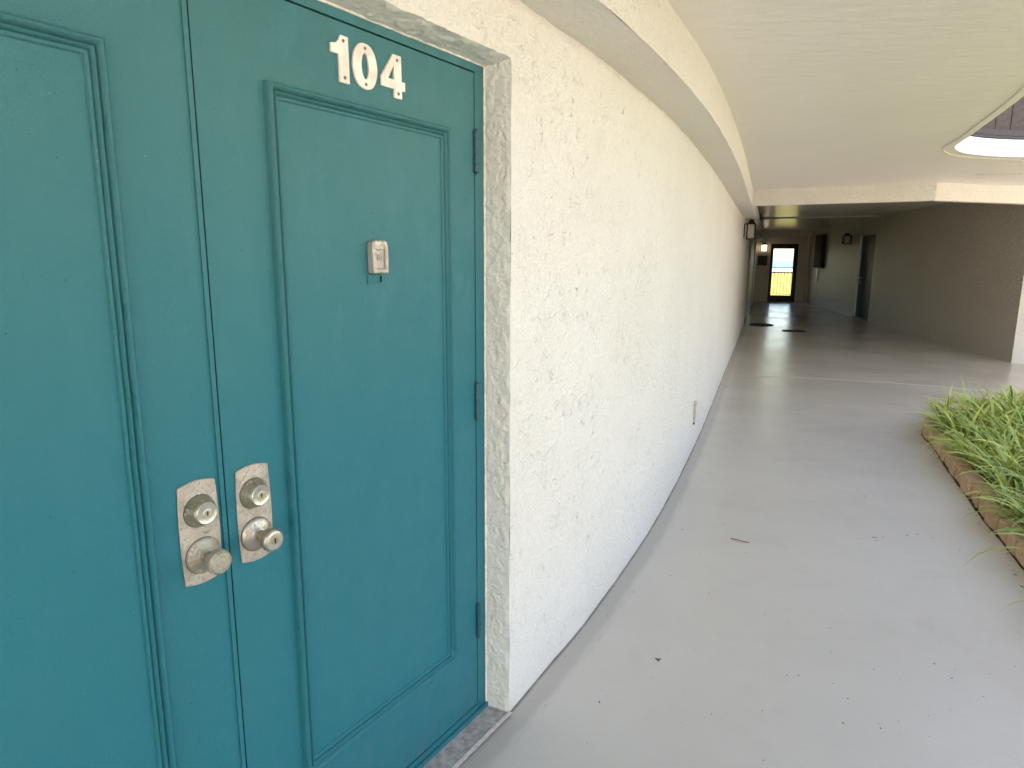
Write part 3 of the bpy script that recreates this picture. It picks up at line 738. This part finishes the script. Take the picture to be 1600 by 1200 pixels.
def leaf_door(x0, x1, z0, z1, root):
    """flush slab with softened edges"""
    return box('slab', x0, x1, 0.0, 0.044, z0, z1, M['teal'], root, bevel=0.0022)
PROF = [(0.0, 0.0), (0.0006, 0.0060), (0.003, 0.0098), (0.007, 0.0118), (0.011, 0.0108), (0.0145, 0.0070), (0.0165, 0.0040), (0.0175, 0.0072), (0.0195, 0.0085), (0.0225, 0.0072), (0.0240, 0.0036), (0.0252, 0.0058), (0.0280, 0.0066), (0.0315, 0.0050), (0.0330, 0.0)]
def moulding(x0, x1, z0, z1, root):
    vs, fs = [], []; n = len(PROF)
    for (cx, cz, sx, sz) in ((x0, z0, 1, 1), (x1, z0, -1, 1), (x1, z1, -1, -1), (x0, z1, 1, -1)):
        for t, h in PROF: vs.append((cx+sx*t, -(h*1.65 if t in (0.0070, 0.0110, 0.0030, 0.0006, 0.0195, 0.0225, 0.0175) else h*1.0), cz+sz*t))
    for i in range(4):
        j = (i+1) % 4
        for k in range(n-1): fs.append((i*n+k, j*n+k, j*n+k+1, i*n+k+1))
    # cut long runs so the paint can waver a little
    bm = bmesh.new(); me = bpy.data.meshes.new('t'); me.from_pydata(vs, [], fs); bm.from_mesh(me); bpy.data.meshes.remove(me)
    bmesh.ops.subdivide_edges(bm, edges=[e for e in bm.edges if e.calc_length() > 0.4], cuts=60, use_grid_fill=True)
    for v in bm.verts:
        if v.co.y < -0.001: v.co.y -= 0.0006*noise.noise(v.co*14); v.co.x += 0.0005*noise.noise(v.co*9+Vector((3, 0, 0)))
    o = bm_obj('panel_moulding', bm, M['teal'], root, smooth=True); o.data.set_sharp_from_angle(angle=R(50)); return o

def lock_set(root, cx, zlo, zhi, x0, x1, dz_, kz, working):
    out = []
    k = 14
    top = [(x0+(x1-x0)*i/k, zhi-0.007+0.007*math.sin(math.pi*i/k)) for i in range(k+1)]
    right = [(x1+0.0035*math.sin(math.pi*i/k), zhi-0.007-(zhi-zlo-0.014)*i/k) for i in range(1, k)]
    bot = [(x1-(x1-x0)*i/k, zlo+0.007-0.007*math.sin(math.pi*i/k)) for i in range(k+1)]
    left = [(x0-0.0035*math.sin(math.pi*i/k), zlo+0.007+(zhi-zlo-0.014)*i/k) for i in range(1, k)]
    pl = prism('lock_plate', (top+right+bot+left)[::-1], 0.0, -0.0045, M['plate'], root, bevel=0.0016)
    lathe('gap_shadow', [(0.0342, 0.0040), (0.0338, 0.0049)], M['black'], pl, cx, dz_); lathe('gap_shadow', [(0.0384, 0.0040), (0.0380, 0.0049)], M['black'], pl, cx, kz)  # black rings stand in for the gap shadow around deadbolt and rose
    lathe('deadbolt', [(0.0330, 0.0044), (0.0328, 0.0075), (0.0305, 0.0115), (0.0255, 0.0245), (0.0235, 0.0285), (0.0220, 0.0295)], M['bolt'], pl, cx, dz_)
    lathe('lock_face', [(0.0222, 0.0285), (0.0222, 0.0305), (0.0208, 0.0315), (0.0195, 0.0308), (0.0092, 0.0308), (0.0092, 0.0322), (0.0082, 0.0326)], M['face'], pl, cx, dz_)
    box('keyhole', cx-0.0011, cx+0.0011, -0.0330, -0.0320, dz_-0.0050, dz_+0.0050, M['black'], pl)
    lathe('keyhole_ring', [(0.0036, 0.0322), (0.0036, 0.0328), (0.0030, 0.0329)], M['bolt'], pl, cx, dz_+0.0015, 16)
    lathe('rose', [(0.0372, 0.0044), (0.0372, 0.0070), (0.0350, 0.0098), (0.0290, 0.0122), (0.0190, 0.0150), (0.0150, 0.0175)], M['knob'] if working else M['knob_old'], pl, cx, kz)
    kb = [(0.0150, 0.0160), (0.0150, 0.0195), (0.0125, 0.0205), (0.0118, 0.0300), (0.0125, 0.0340), (0.0185, 0.0400), (0.0235, 0.0480), (0.0252, 0.0560), (0.0250, 0.0610), (0.0236, 0.0650), (0.0215, 0.0668), (0.0205, 0.0660)]
    lathe('knob', kb, M['knob'] if working else M['knob_old'], pl, cx, kz, 48)
    if working:
        lathe('knob_face', [(0.0200, 0.0655), (0.0200, 0.0672), (0.0190, 0.0678), (0.0085, 0.0672)], M['face'], pl, cx, kz)
        lathe('cylinder', [(0.0085, 0.0668), (0.0082, 0.0690), (0.0070, 0.0692)], M['bolt'], pl, cx, kz, 24)
        box('keyhole', cx-0.0014, cx+0.0014, -0.0700, -0.0688, kz-0.0055, kz+0.0055, M['black'], pl)
    else:
        lathe('knob_face', [(0.0204, 0.0655), (0.0200, 0.0672), (0.0130, 0.0680), (0.0120, 0.0672), (0.0060, 0.0676)], M['knob_old'], pl, cx, kz)
    return pl

right = tag(empty('door', mtx=DOOR), 'teal door with the silver number 104 and door viewer', 'door', 'pair of teal doors')
leaf_door(SE+0.0015, SH-0.0015, 0.044, 2.0640, right)
moulding(-0.772, -0.176, 0.279, 1.896, right)
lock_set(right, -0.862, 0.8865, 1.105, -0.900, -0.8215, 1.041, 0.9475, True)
# digits traced in the plane of the door, each a screwed-on plate
ONE = [(-0.5907, 2.0129), (-0.5792, 2.0142), (-0.5708, 2.0188), (-0.5653, 2.0267), (-0.5624, 2.0347), (-0.5385, 2.0345), (-0.5381, 1.9338), (-0.5675, 1.9338), (-0.5682, 1.9929), (-0.5905, 1.9928)]
ZO = [(-0.4868, 2.0350), (-0.5000, 2.0330), (-0.5115, 2.0255), (-0.5215, 2.0094), (-0.5262, 1.9845), (-0.5220, 1.9600), (-0.5120, 1.9430), (-0.5000, 1.9355), (-0.4868, 1.9330), (-0.4736, 1.9355), (-0.4616, 1.9430), (-0.4516, 1.9600), (-0.4474, 1.9845), (-0.4521, 2.0094), (-0.4621, 2.0255), (-0.4736, 2.0330)]
ZI = [(-0.4868, 2.0135), (-0.4930, 2.0090), (-0.4972, 1.9980), (-0.4988, 1.9845), (-0.4972, 1.9705), (-0.4930, 1.9600), (-0.4868, 1.9555), (-0.4806, 1.9600), (-0.4764, 1.9705), (-0.4748, 1.9845), (-0.4764, 1.9980), (-0.4806, 2.0090)]
FO = [(-0.3925, 2.0345), (-0.3632, 2.0345), (-0.3626, 1.9755), (-0.3500, 1.9755), (-0.3500, 1.9535), (-0.3624, 1.9535), (-0.3622, 1.9336), (-0.3893, 1.9336), (-0.3895, 1.9535), (-0.4345, 1.9535), (-0.4345, 1.9765)]
FI = [(-0.3898, 2.0090), (-0.3896, 1.9755), (-0.4110, 1.9755)]
def digit(out, holes, screws):
    d = prism('digit', out, 0.0, -0.0062, M['digit'], right, holes, bevel=0.0006)
    for x, z in screws:
        lathe('screw', [(0.0042, 0.0062), (0.0036, 0.0074), (0.0020, 0.0078)], M['screw'], d, x, z, 16)
        box('screw_slot', x-0.0030, x+0.0030, -0.0080, -0.0077, z-0.0005, z+0.0005, M['black'], d)
digit(ONE, [], [(-0.5542, 2.0234), (-0.5529, 1.9453)])
digit(smooth_ring(ZO, 3), [smooth_ring(ZI, 3)], [(-0.4868, 2.0240), (-0.4868, 1.9445)])
digit(FO, [FI], [(-0.3783, 2.0223), (-0.3758, 1.9446)])
# viewer box and empty name slot
def rect(x0, x1, z0, z1): return [(x0, z0), (x1, z0), (x1, z1), (x0, z1)]
vw = prism('door_viewer', [(-0.4960, 1.5030), (-0.4435, 1.5030), (-0.4430, 1.5520), (-0.4440, 1.5700), (-0.4470, 1.5800), (-0.4530, 1.5835), (-0.4870, 1.5835), (-0.4960, 1.5790), (-0.4980, 1.5650)], 0.0, -0.022, M['plate'], right, [rect(-0.4865, -0.4535, 1.5150, 1.5600)], bevel=0.0025)
box('viewer_plate', -0.4870, -0.4530, -0.016, 0.0, 1.5145, 1.5605, M['plate'], vw)
lathe('lens_ring', [(0.0085, 0.0158), (0.0085, 0.0180), (0.0068, 0.0180), (0.0060, 0.0165)], M['plate'], vw, -0.4705, 1.5420, 24)
lathe('lens', [(0.0035, 0.0162), (0.0030, 0.0185)], M['bolt'], vw, -0.4705, 1.5420, 16)
ns = prism('name_slot', rect(-0.5000, -0.4490, 1.4765, 1.5000), 0.0, -0.0040, M['teal'], right, [rect(-0.4955, -0.4535, 1.4805, 1.4960)], bevel=0.0006)
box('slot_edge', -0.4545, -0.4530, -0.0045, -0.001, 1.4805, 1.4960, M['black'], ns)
for x, z in ((-0.474, 1.650), (-0.474, 1.602)): lathe('pin_hole', [(0.0022, 0.0003), (0.0019, 0.0006)], M['teal_dark'], right, x, z, 10)
# hinges
for zc, h in ((1.848, 0.118), (1.101, 0.114), (0.352, 0.122)):
    k = []
    for i in range(5):
        a, b = zc-h/2+h*i/5+0.0008, zc-h/2+h*(i+1)/5-0.0008; k += [(0.0072, a), (0.0086, a+0.0008), (0.0086, b-0.0008), (0.0072, b)]
    vs, fs = [], []; n = 16
    k = [(0.003, zc-h/2-0.004), (0.0055, zc-h/2-0.002)]+k+[(0.0055, zc+h/2+0.002), (0.003, zc+h/2+0.004)]
    for r, z in k:
        for q in range(n): vs.append((SH+0.001+r*math.cos(2*math.pi*q/n), -0.0065+r*math.sin(2*math.pi*q/n), z))
    for i in range(len(k)-1):
        for q in range(n): fs.append((i*n+q, i*n+(q+1) % n, (i+1)*n+(q+1) % n, (i+1)*n+q))
    fs += [tuple(range(n))[::-1], tuple(range((len(k)-1)*n, len(k)*n))]
    hg = mesh_obj('hinge', vs, fs, M['teal_dark'], right, smooth=True); hg.data.set_sharp_from_angle(angle=R(40))
    box('hinge_leaf', SH-0.008, SH-0.0016, -0.0012, 0.0, zc-h/2, zc+h/2, M['teal'], hg)

left = tag(empty('door', mtx=DOOR), 'teal door without a number, dull corroded knob on its lock plate', 'door', 'pair of teal doors')
leaf_door(LL, SE-0.0015, 0.044, 2.0640, left)
moulding(-1.683, -1.083, 0.279, 1.896, left)
fbox('edge_strip', SE-0.0135, SE-0.0045, 0.0, 0.0042, 0.046, 2.062, 'teal', left, 0.0016)
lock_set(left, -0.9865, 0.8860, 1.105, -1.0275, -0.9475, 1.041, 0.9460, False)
box('latch_guard', SE-0.0040, SE-0.0016, -0.0030, 0.002, 0.925, 0.985, M['black'], left)

# doors further down the left side of the tunnel
for a, b, lab in ((D1, D2, 'first recessed teal door on the left inside the tunnel'), (D3, D4, 'farther recessed teal door on the left inside the tunnel')):
    p = fl_pt(a, -0.10); mt = Matrix(((fd[0], -fn[0], 0, p[0]), (fd[1], -fn[1], 0, p[1]), (0, 0, 1, 0), (0, 0, 0, 1)))
    r_ = tag(empty('door', mtx=mt), lab, 'door', 'doors along the left side of the tunnel'); L = b-a
    box('slab', 0.02, L-0.02, 0.0, 0.04, 0.02, 2.08, M['teal'], r_, bevel=0.003)
    for x0, x1 in ((0.12, L/2-0.10), (L/2+0.10, L-0.12)):
        box('panel', x0, x1, -0.010, 0.0, 0.28, 1.90, M['teal'], r_, bevel=0.004)
    lathe('knob', [(0.034, 0.0), (0.03, 0.01), (0.012, 0.015), (0.012, 0.035), (0.026, 0.05), (0.022, 0.066)], M['bolt'], r_, L/2+0.06, 0.95, 20)
# door on the right side of the tunnel, its teal darkened to paint in shade
r_ = tag(empty('door', mtx=DR), 'recessed teal door on the right side of the tunnel, colour darkened for shade', 'door')
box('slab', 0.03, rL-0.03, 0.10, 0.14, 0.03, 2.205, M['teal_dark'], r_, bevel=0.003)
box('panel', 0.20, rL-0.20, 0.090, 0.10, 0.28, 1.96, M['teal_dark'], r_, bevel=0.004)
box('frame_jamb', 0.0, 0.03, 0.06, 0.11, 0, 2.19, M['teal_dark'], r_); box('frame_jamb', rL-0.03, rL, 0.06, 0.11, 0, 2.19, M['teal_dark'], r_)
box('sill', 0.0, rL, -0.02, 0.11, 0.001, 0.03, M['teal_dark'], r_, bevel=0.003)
for z in (0.95, 1.08):
    k_ = lathe('knob', [(0.034, 0.0), (0.03, 0.01), (0.012, 0.015), (0.012, 0.035), (0.026, 0.05), (0.022, 0.066)], M['bolt'], r_, 0.14, z, 20); k_.location.y = 0.10
box('door_viewer', rL*0.5-0.03, rL*0.5+0.03, 0.07, 0.10, 1.52, 1.60, M['plate'], r_, bevel=0.004)

# ---------------------------------------------------------------- lanterns, boxes and fittings
def lantern(mtx, glass, label, w=0.17, h=0.34):
    r_ = tag(empty('wall_lantern', mtx=mtx), label, 'wall lantern')         # local: y- out of wall, z up, origin at glass centre height
    bm = bmesh.new(); add_box(bm, -0.05, 0.05, -0.015, 0, -0.12, 0.12); bm_obj('backplate', bm, M['iron'], r_, bevel=0.004)
    bm = bmesh.new(); c = -0.045-w/2; hb = h*0.5
    v1 = [(-w/2, c-w/2, hb*0.55), (w/2, c-w/2, hb*0.55), (w/2, c+w/2, hb*0.55), (-w/2, c+w/2, hb*0.55)]; v2 = [(-w*.14, c-w*.14, hb), (w*.14, c-w*.14, hb), (w*.14, c+w*.14, hb), (-w*.14, c+w*.14, hb)]
    A = [bm.verts.new(v) for v in v1]; B = [bm.verts.new(v) for v in v2]
    bm.faces.new(A); bm.faces.new(B)
    for i in range(4): bm.faces.new((A[i], A[(i+1) % 4], B[(i+1) % 4], B[i]))
    bm_obj('roof', bm, M['iron'], r_, bevel=0.003)
    box('glass', -w/2+0.018, w/2-0.018, c-w/2+0.018, c+w/2-0.018, -hb*0.62, hb*0.55, M[glass], r_)
    bm = bmesh.new()
    for sx in (-1, 1):
        for sy in (-1, 1): add_box(bm, sx*(w/2-0.012)-0.013, sx*(w/2-0.012)+0.013, c+sy*(w/2-0.012)-0.013, c+sy*(w/2-0.012)+0.013, -hb*0.62, hb*0.55)
    add_box(bm, -w/2, w/2, c-w/2, c+w/2, -hb*0.74, -hb*0.62); add_box(bm, -0.012, 0.012, c, -0.01, hb*0.55, hb*0.66)
    bm_obj('cage', bm, M['iron'], r_)
    return r_
def wall_mtx(px, py, dx, dy, z):
    """local x along (dx,dy), -y out of the wall on its right-hand side"""
    l = math.hypot(dx, dy); dx, dy = dx/l, dy/l
    return Matrix(((dx, -dy, 0, px), (dy, dx, 0, py), (0, 0, 1, z), (0, 0, 0, 1)))
i = int(np.argmin(np.abs(WC[:, 1]-12.6))); t_ = WC[i+1]-WC[i]
lantern(wall_mtx(WC[i][0], WC[i][1], t_[0], t_[1], 2.06), 'frost', 'unlit black lantern under the beam on the left wall', 0.16, 0.42)
lantern(EM @ Matrix.Translation((0.225, 0, 1.98)), 'lit', 'small glowing lantern left of the glazed door', 0.20, 0.38)
i = int(np.argmin(np.abs(RC[:, 1]-19.35))); t_ = RC[i-1]-RC[i]
lantern(wall_mtx(RC[i][0], RC[i][1], t_[0], t_[1], 2.12), 'frost', 'dark unlit lantern beside the door on the right wall', 0.19, 0.36)
sg = tag(empty('notice_board', mtx=EM @ Matrix.Translation((0.225, 0, 1.34))), 'small dark notice board below the glowing lantern', 'sign')
box('board', -0.17, 0.17, -0.02, -0.001, 0, 0.35, M['sign'], sg, bevel=0.003)
for z in (0.06, 0.12, 0.18, 0.24, 0.29): box('text_line', -0.12, 0.12, -0.0225, -0.0205, z, z+0.012, M['brown_board'], sg)
i = int(np.argmin(np.abs(RC[:, 1]-23.2))); t_ = RC[i-1]-RC[i]; bmx = wall_mtx(RC[i][0], RC[i][1], t_[0], t_[1], 0)
eb = tag(empty('utility_box', mtx=bmx), 'tall grey utility box high on the right wall near the end', 'utility box')
box('cabinet', -0.60, 0.60, -0.10, 0, 1.29, 2.40, M['box'], eb, bevel=0.01); box('cabinet_door', -0.55, 0.55, -0.112, -0.101, 1.35, 2.34, M['box'], eb, bevel=0.004)
cs = tag(empty('paper_notice', mtx=bmx), 'narrow white notice on the right wall under the utility box', 'notice')
box('sheet', -0.42, -0.12, -0.03, -0.002, 0.98, 1.25, M['white'], cs); box('card', -0.40, -0.14, -0.035, -0.002, 0.80, 0.93, M['pale'], cs)
# conduit on the tunnel ceiling
tag(tube('conduit', [(6.50, 18.06, TCEIL-0.015), (7.7, 17.39, TCEIL-0.015), (8.93, 16.70, TCEIL-0.015), (8.965, 16.68, TCEIL-0.03), (8.97, 16.68, TCEIL-0.22)], 0.016, M['conduit']), 'thin pale conduit crossing the tunnel ceiling', 'conduit')
# stubby fitting low on the long wall
i = int(np.argmin(np.abs(WC[:, 1]-5.27))); t_ = WC[i+1]-WC[i]
ft = tag(empty('wall_outlet', mtx=wall_mtx(WC[i][0], WC[i][1], t_[0], t_[1], 0)), 'small rust stained stub fitting low on the long white wall', 'fitting')
lathe('cap', [(0.022, 0.0), (0.022, 0.012), (0.014, 0.022)], M['fitting'], ft, 0, 0.40, 16)
box('channel', -0.010, 0.010, -0.016, 0.0, 0.245, 0.385, M['fitting'], ft, bevel=0.004)
for x in (-0.012, 0.016): lathe('bolt', [(0.006, 0.0), (0.006, 0.010), (0.003, 0.012)], M['black'], ft, x, 0.232, 10)
# round dark mats
def disc(x, y, rx, ry, ang, label):
    vs = [(x+rx*math.cos(t)*math.cos(ang)-ry*math.sin(t)*math.sin(ang), y+rx*math.cos(t)*math.sin(ang)+ry*math.sin(t)*math.cos(ang), z) for z in (0.0, 0.008) for t in np.linspace(0, 2*math.pi, 40, endpoint=False)]
    fs = [tuple(range(40, 80))]+[(i, (i+1) % 40, 40+(i+1) % 40, 40+i) for i in range(40)]
    return tag(mesh_obj('floor_mat', vs, fs, M['patch']), label, 'mat', 'dark mats on the tunnel floor')
disc(6.02, 16.15, 0.40, 0.28, R(70), 'dark oval mat against the left wall of the tunnel')
disc(6.22, 14.75, 0.26, 0.22, R(20), 'dark oval mat in the middle of the tunnel floor')

# ---------------------------------------------------------------- planter
EDGE = [(1.55, 0.6), (1.95, 1.55), (2.28, 2.35), (2.615, 3.182), (2.85, 3.802), (3.115, 4.438), (3.36, 5.02), (3.536, 5.404), (3.66, 5.76), (3.82, 6.02), (4.05, 6.25), (4.4, 6.42), (5.0, 6.52), (6.0, 6.55), (7.2, 6.3), (8.0, 5.3), (8.2, 3.5), (7.6, 1.2), (6.2, -0.6), (4.2, -1.0), (2.4, -0.6)]
ec, eu = resample(EDGE[:15], 0.02)
edging = tag(empty('planter_edging', (3.4, 5.3, 0)), 'curved edging of rough tan bricks around the planting bed', 'brick edging'); bpy.context.view_layer.update()
def brick_mesh(L, seed):
    bm = bmesh.new(); add_box(bm, 0, L, 0, 0.095, -0.01, 0.105)
    bmesh.ops.subdivide_edges(bm, edges=bm.edges[:], cuts=1, use_grid_fill=True)
    bmesh.ops.bevel(bm, geom=[e for e in bm.edges if e.calc_face_angle(0) > 0.5], offset=0.006, segments=1, affect='EDGES')
    for v in bm.verts: v.co += Vector((noise.noise(v.co*31+Vector((seed, 0, 0))), noise.noise(v.co*27+Vector((0, seed, 0))), noise.noise(v.co*29+Vector((0, 0, seed)))))*0.009
    bmesh.ops.recalc_face_normals(bm, faces=bm.faces[:])
    me = bpy.data.meshes.new('brick'); bm.to_mesh(me); bm.free(); me.materials.append(M['brick']); return me
meshes = [(L, brick_mesh(L, s)) for s, L in enumerate((0.105, 0.105, 0.12, 0.19, 0.20, 0.19))]
pos = 0.0
while pos < eu[-1]-0.22:
    x, y = np.interp(pos, eu, ec[:, 0]), np.interp(pos, eu, ec[:, 1])
    curved = 5.9 < y or random.random() < 0.30
    L, me = random.choice(meshes[:3] if curved else meshes[3:])
    x2, y2 = np.interp(pos+L, eu, ec[:, 0]), np.interp(pos+L, eu, ec[:, 1]); ang = math.atan2(y2-y, x2-x)
    o = bpy.data.objects.new('brick', me); col.objects.link(o)
    # bricks lie on the inner (planter) side, i.e. to the right of travel
    o.matrix_world = Matrix.Translation((x, y, random.uniform(-0.018, 0.010))) @ Matrix.Rotation(ang+random.uniform(-0.07, 0.07), 4, 'Z') @ Matrix.Diagonal((1, -1, 1, 1)) @ Matrix.Translation((0, random.uniform(-0.004, 0.008), 0))
    o.parent = edging; o.matrix_parent_inverse = edging.matrix_world.inverted()
    pos += L+random.uniform(0.008, 0.018)
cn = normals2(ec[::3]); cp = ec[::3]; vs = []
for q, (p, nn) in enumerate(zip(cp, cn)):
    a = 0.010+0.008*noise.noise(Vector((q*0.35, 0, 0)))+0.004*noise.noise(Vector((q*1.3, 2, 0))); vs += [(p[0]-nn[0]*a, p[1]-nn[1]*a, 0.0012), (p[0]+nn[0]*0.03, p[1]+nn[1]*0.03, 0.0045)]
tag(mesh_obj('soil_seam', vs, [(2*q, 2*q+1, 2*q+3, 2*q+2) for q in range(len(cp)-1)], M['soil']), kind='structure')
EP = np.array(EDGE)
bedring = smooth_ring(EDGE, 3); inner = offset_ring(bedring, -0.05)
def inside(pt, ring):
    x, y = pt; c = False; n = len(ring)
    for i in range(n):
        x1, y1 = ring[i]; x2, y2 = ring[(i+1) % n]
        if (y1 > y) != (y2 > y) and x < (x2-x1)*(y-y1)/(y2-y1)+x1: c = not c
    return c
soil = fill('soil', [tuple(p) for p in inner], [], 0.065, -0.10, M['soil']); tag(soil, kind='structure')
bm = bmesh.new(); bm.from_mesh(soil.data); bmesh.ops.recalc_face_normals(bm, faces=bm.faces[:]); bm.to_mesh(soil.data); bm.free()
ring1 = [tuple(p) for p in offset_ring(bedring, -0.115)]
def edge_near(pt):
    d = np.linalg.norm(ec-np.array(pt), axis=1); i = int(np.argmin(d)); return d[i], i
en_ = normals2(ec)
V, FF, UVs, TONE = [], [], [], []
def blades(cx, cy, n, bias, scale=1.0):
    tone0 = random.random()
    for _ in range(n):
        az = random.uniform(0, 2*math.pi); dx, dy = math.cos(az)+bias[0], math.sin(az)+bias[1]; l = math.hypot(dx, dy)+1e-6; dx, dy = dx/l, dy/l
        L = scale*random.uniform(0.30, 0.56); w = random.uniform(0.0058, 0.0100); bb = min(1.0, math.hypot(*bias)); L *= 1-0.12*bb; el = R(random.uniform(50, 86)-18*bb); bend = R(random.uniform(50, 130)-15*bb)
        x, y, z = cx+random.gauss(0, 0.018), cy+random.gauss(0, 0.018), 0.06
        sx, sy = -dy, dx; tw = random.uniform(-0.5, 0.5); N = 6; base = len(V); tone = min(1, max(0, 0.35*tone0+0.65*random.random()))
        for k in range(N+1):
            t = k/N; ww = w*(0.75+0.6*t if t < 0.4 else 0.99*(1-((t-0.4)/0.6)**1.8)+0.06); e = el-bend*t*t**0.3
            fold = tw*ww
            V.append((x-sx*ww, y-sy*ww, z-fold)); V.append((x+sx*ww, y+sy*ww, z+fold)); UVs.append((0, t)); UVs.append((1, t)); TONE.extend((tone, tone))
            x += dx*math.cos(e)*L/N; y += dy*math.cos(e)*L/N; z += math.sin(e)*L/N
            if z < 0.012: z = 0.012
        for k in range(N): a = base+2*k; FF.append((a, a+1, a+3, a+2))
pts = []
random.seed(3)
for _ in range(9000):
    p = (random.uniform(1.5, 8.2), random.uniform(-1.0, 6.6))
    if not inside(p, ring1): continue
    far = p[0] > 5.6 or p[1] < 2.2
    md = 0.24 if far else 0.105
    if all((p[0]-q[0])**2+(p[1]-q[1])**2 > md*md for q in pts): pts.append(p)
for p in pts:
    d, i = edge_near(p); b = (0.0, 0.0)
    if d < 0.6: k_ = 0.8*(1-d/0.6)+0.12; b = (-en_[i][0]*k_, -en_[i][1]*k_)
    far = p[0] > 5.6 or p[1] < 2.2
    blades(p[0], p[1], 12 if far else 18, b, 1.0)
gr = mesh_obj('liriope_foliage', V, FF, M['leaf'], None, UVs, smooth=True)
at = gr.data.attributes.new('blade_tone', 'FLOAT', 'POINT'); at.data.foreach_set('value', np.array(TONE, dtype=np.float32))
tag(gr, 'dense clumps of strappy yellow-edged green leaves filling the bed', 'ground cover', kind='stuff')
# sprinkler at the back of the bed
sp = tag(empty('sprinkler', (5.20, 6.75-0.42, 0)), 'black tipped sprinkler riser standing among the leaves', 'sprinkler')
def vtube(nm, z0, z1, r, mat, parent): return tube(nm, [(0, 0, z0), (0, 0, z1)], r, M[mat], parent, n=14)
vtube('riser', 0.05, 0.40, 0.012, 'white', sp); vtube('nozzle', 0.40, 0.45, 0.020, 'plastic', sp)

# ---------------------------------------------------------------- litter on the floor
bm = bmesh.new()
def flake(x, y, s):
    a = random.uniform(0, math.pi); L, w = s*random.uniform(0.9, 2.2), s*random.uniform(0.4, 0.9); h = s*0.25
    n = random.choice((4, 5, 6)); ph = random.uniform(0, 6); ring = []
    for k in range(n):
        q = ph+2*math.pi*k/n; px, py = L*0.5*math.cos(q)*random.uniform(0.6, 1.1), w*0.5*math.sin(q)*random.uniform(0.6, 1.2)
        ring.append(bm.verts.new((x+px*math.cos(a)-py*math.sin(a), y+px*math.sin(a)+py*math.cos(a), 0.0008+h*random.random())))
    top = bm.verts.new((x, y, 0.001+h)); 
    for k in range(n): bm.faces.new((ring[k], ring[(k+1) % n], top))
for _ in range(110):
    t = random.uniform(1.8, eu[-1]*0.62); x, y = np.interp(t, eu, ec[:, 0]), np.interp(t, eu, ec[:, 1]); i = int(np.argmin(np.abs(eu-t)))
    d = abs(random.gauss(0, 0.035))+0.004; flake(x-en_[i][0]*d, y-en_[i][1]*d, random.uniform(0.005, 0.014))
for _ in range(150):
    y = random.uniform(1.9, 7.5); x = np.interp(y, WC[:, 1], WC[:, 0])+random.uniform(0.05, 2.0)
    if not inside((x, y), bedring): flake(x, y, random.uniform(0.003, 0.008))
for cx, cy, n in ((2.02, 3.55, 9), (2.30, 3.60, 6), (3.0, 5.6, 8), (2.35, 4.3, 5)):
    for _ in range(n): flake(cx+random.gauss(0, 0.05), cy+random.gauss(0, 0.04), random.uniform(0.005, 0.012))
for _ in range(60):
    k_ = random.uniform(0, len(WC)*0.5); i = int(k_); d = random.uniform(0.004, 0.05); nn = normals2(WC)[i]; flake(WC[i][0]+nn[0]*d, WC[i][1]+nn[1]*d, random.uniform(0.003, 0.008))
tag(bm_obj('leaf_litter', bm, M['litter']), kind='stuff')
tw = [(1.232, 3.53, 0.004), (1.255, 3.505, 0.008), (1.285, 3.485, 0.006), (1.315, 3.475, 0.004)]
tag(tube('twig', tw, 0.0026, M['twig'], n=6), 'thin red-brown twig lying alone on the grey walkway', 'twig')
bm = bmesh.new()
for a in (20, 140, 260): add_box(bm, 0, 0.011, -0.0018, 0.0018, 0.0005, 0.003, Matrix.Translation((0.576, 2.375, 0)) @ Matrix.Rotation(R(a), 4, 'Z'))
tag(bm_obj('dried_sprig', bm, M['litter']), 'tiny black three pronged sprig on the floor near the threshold', 'sprig')
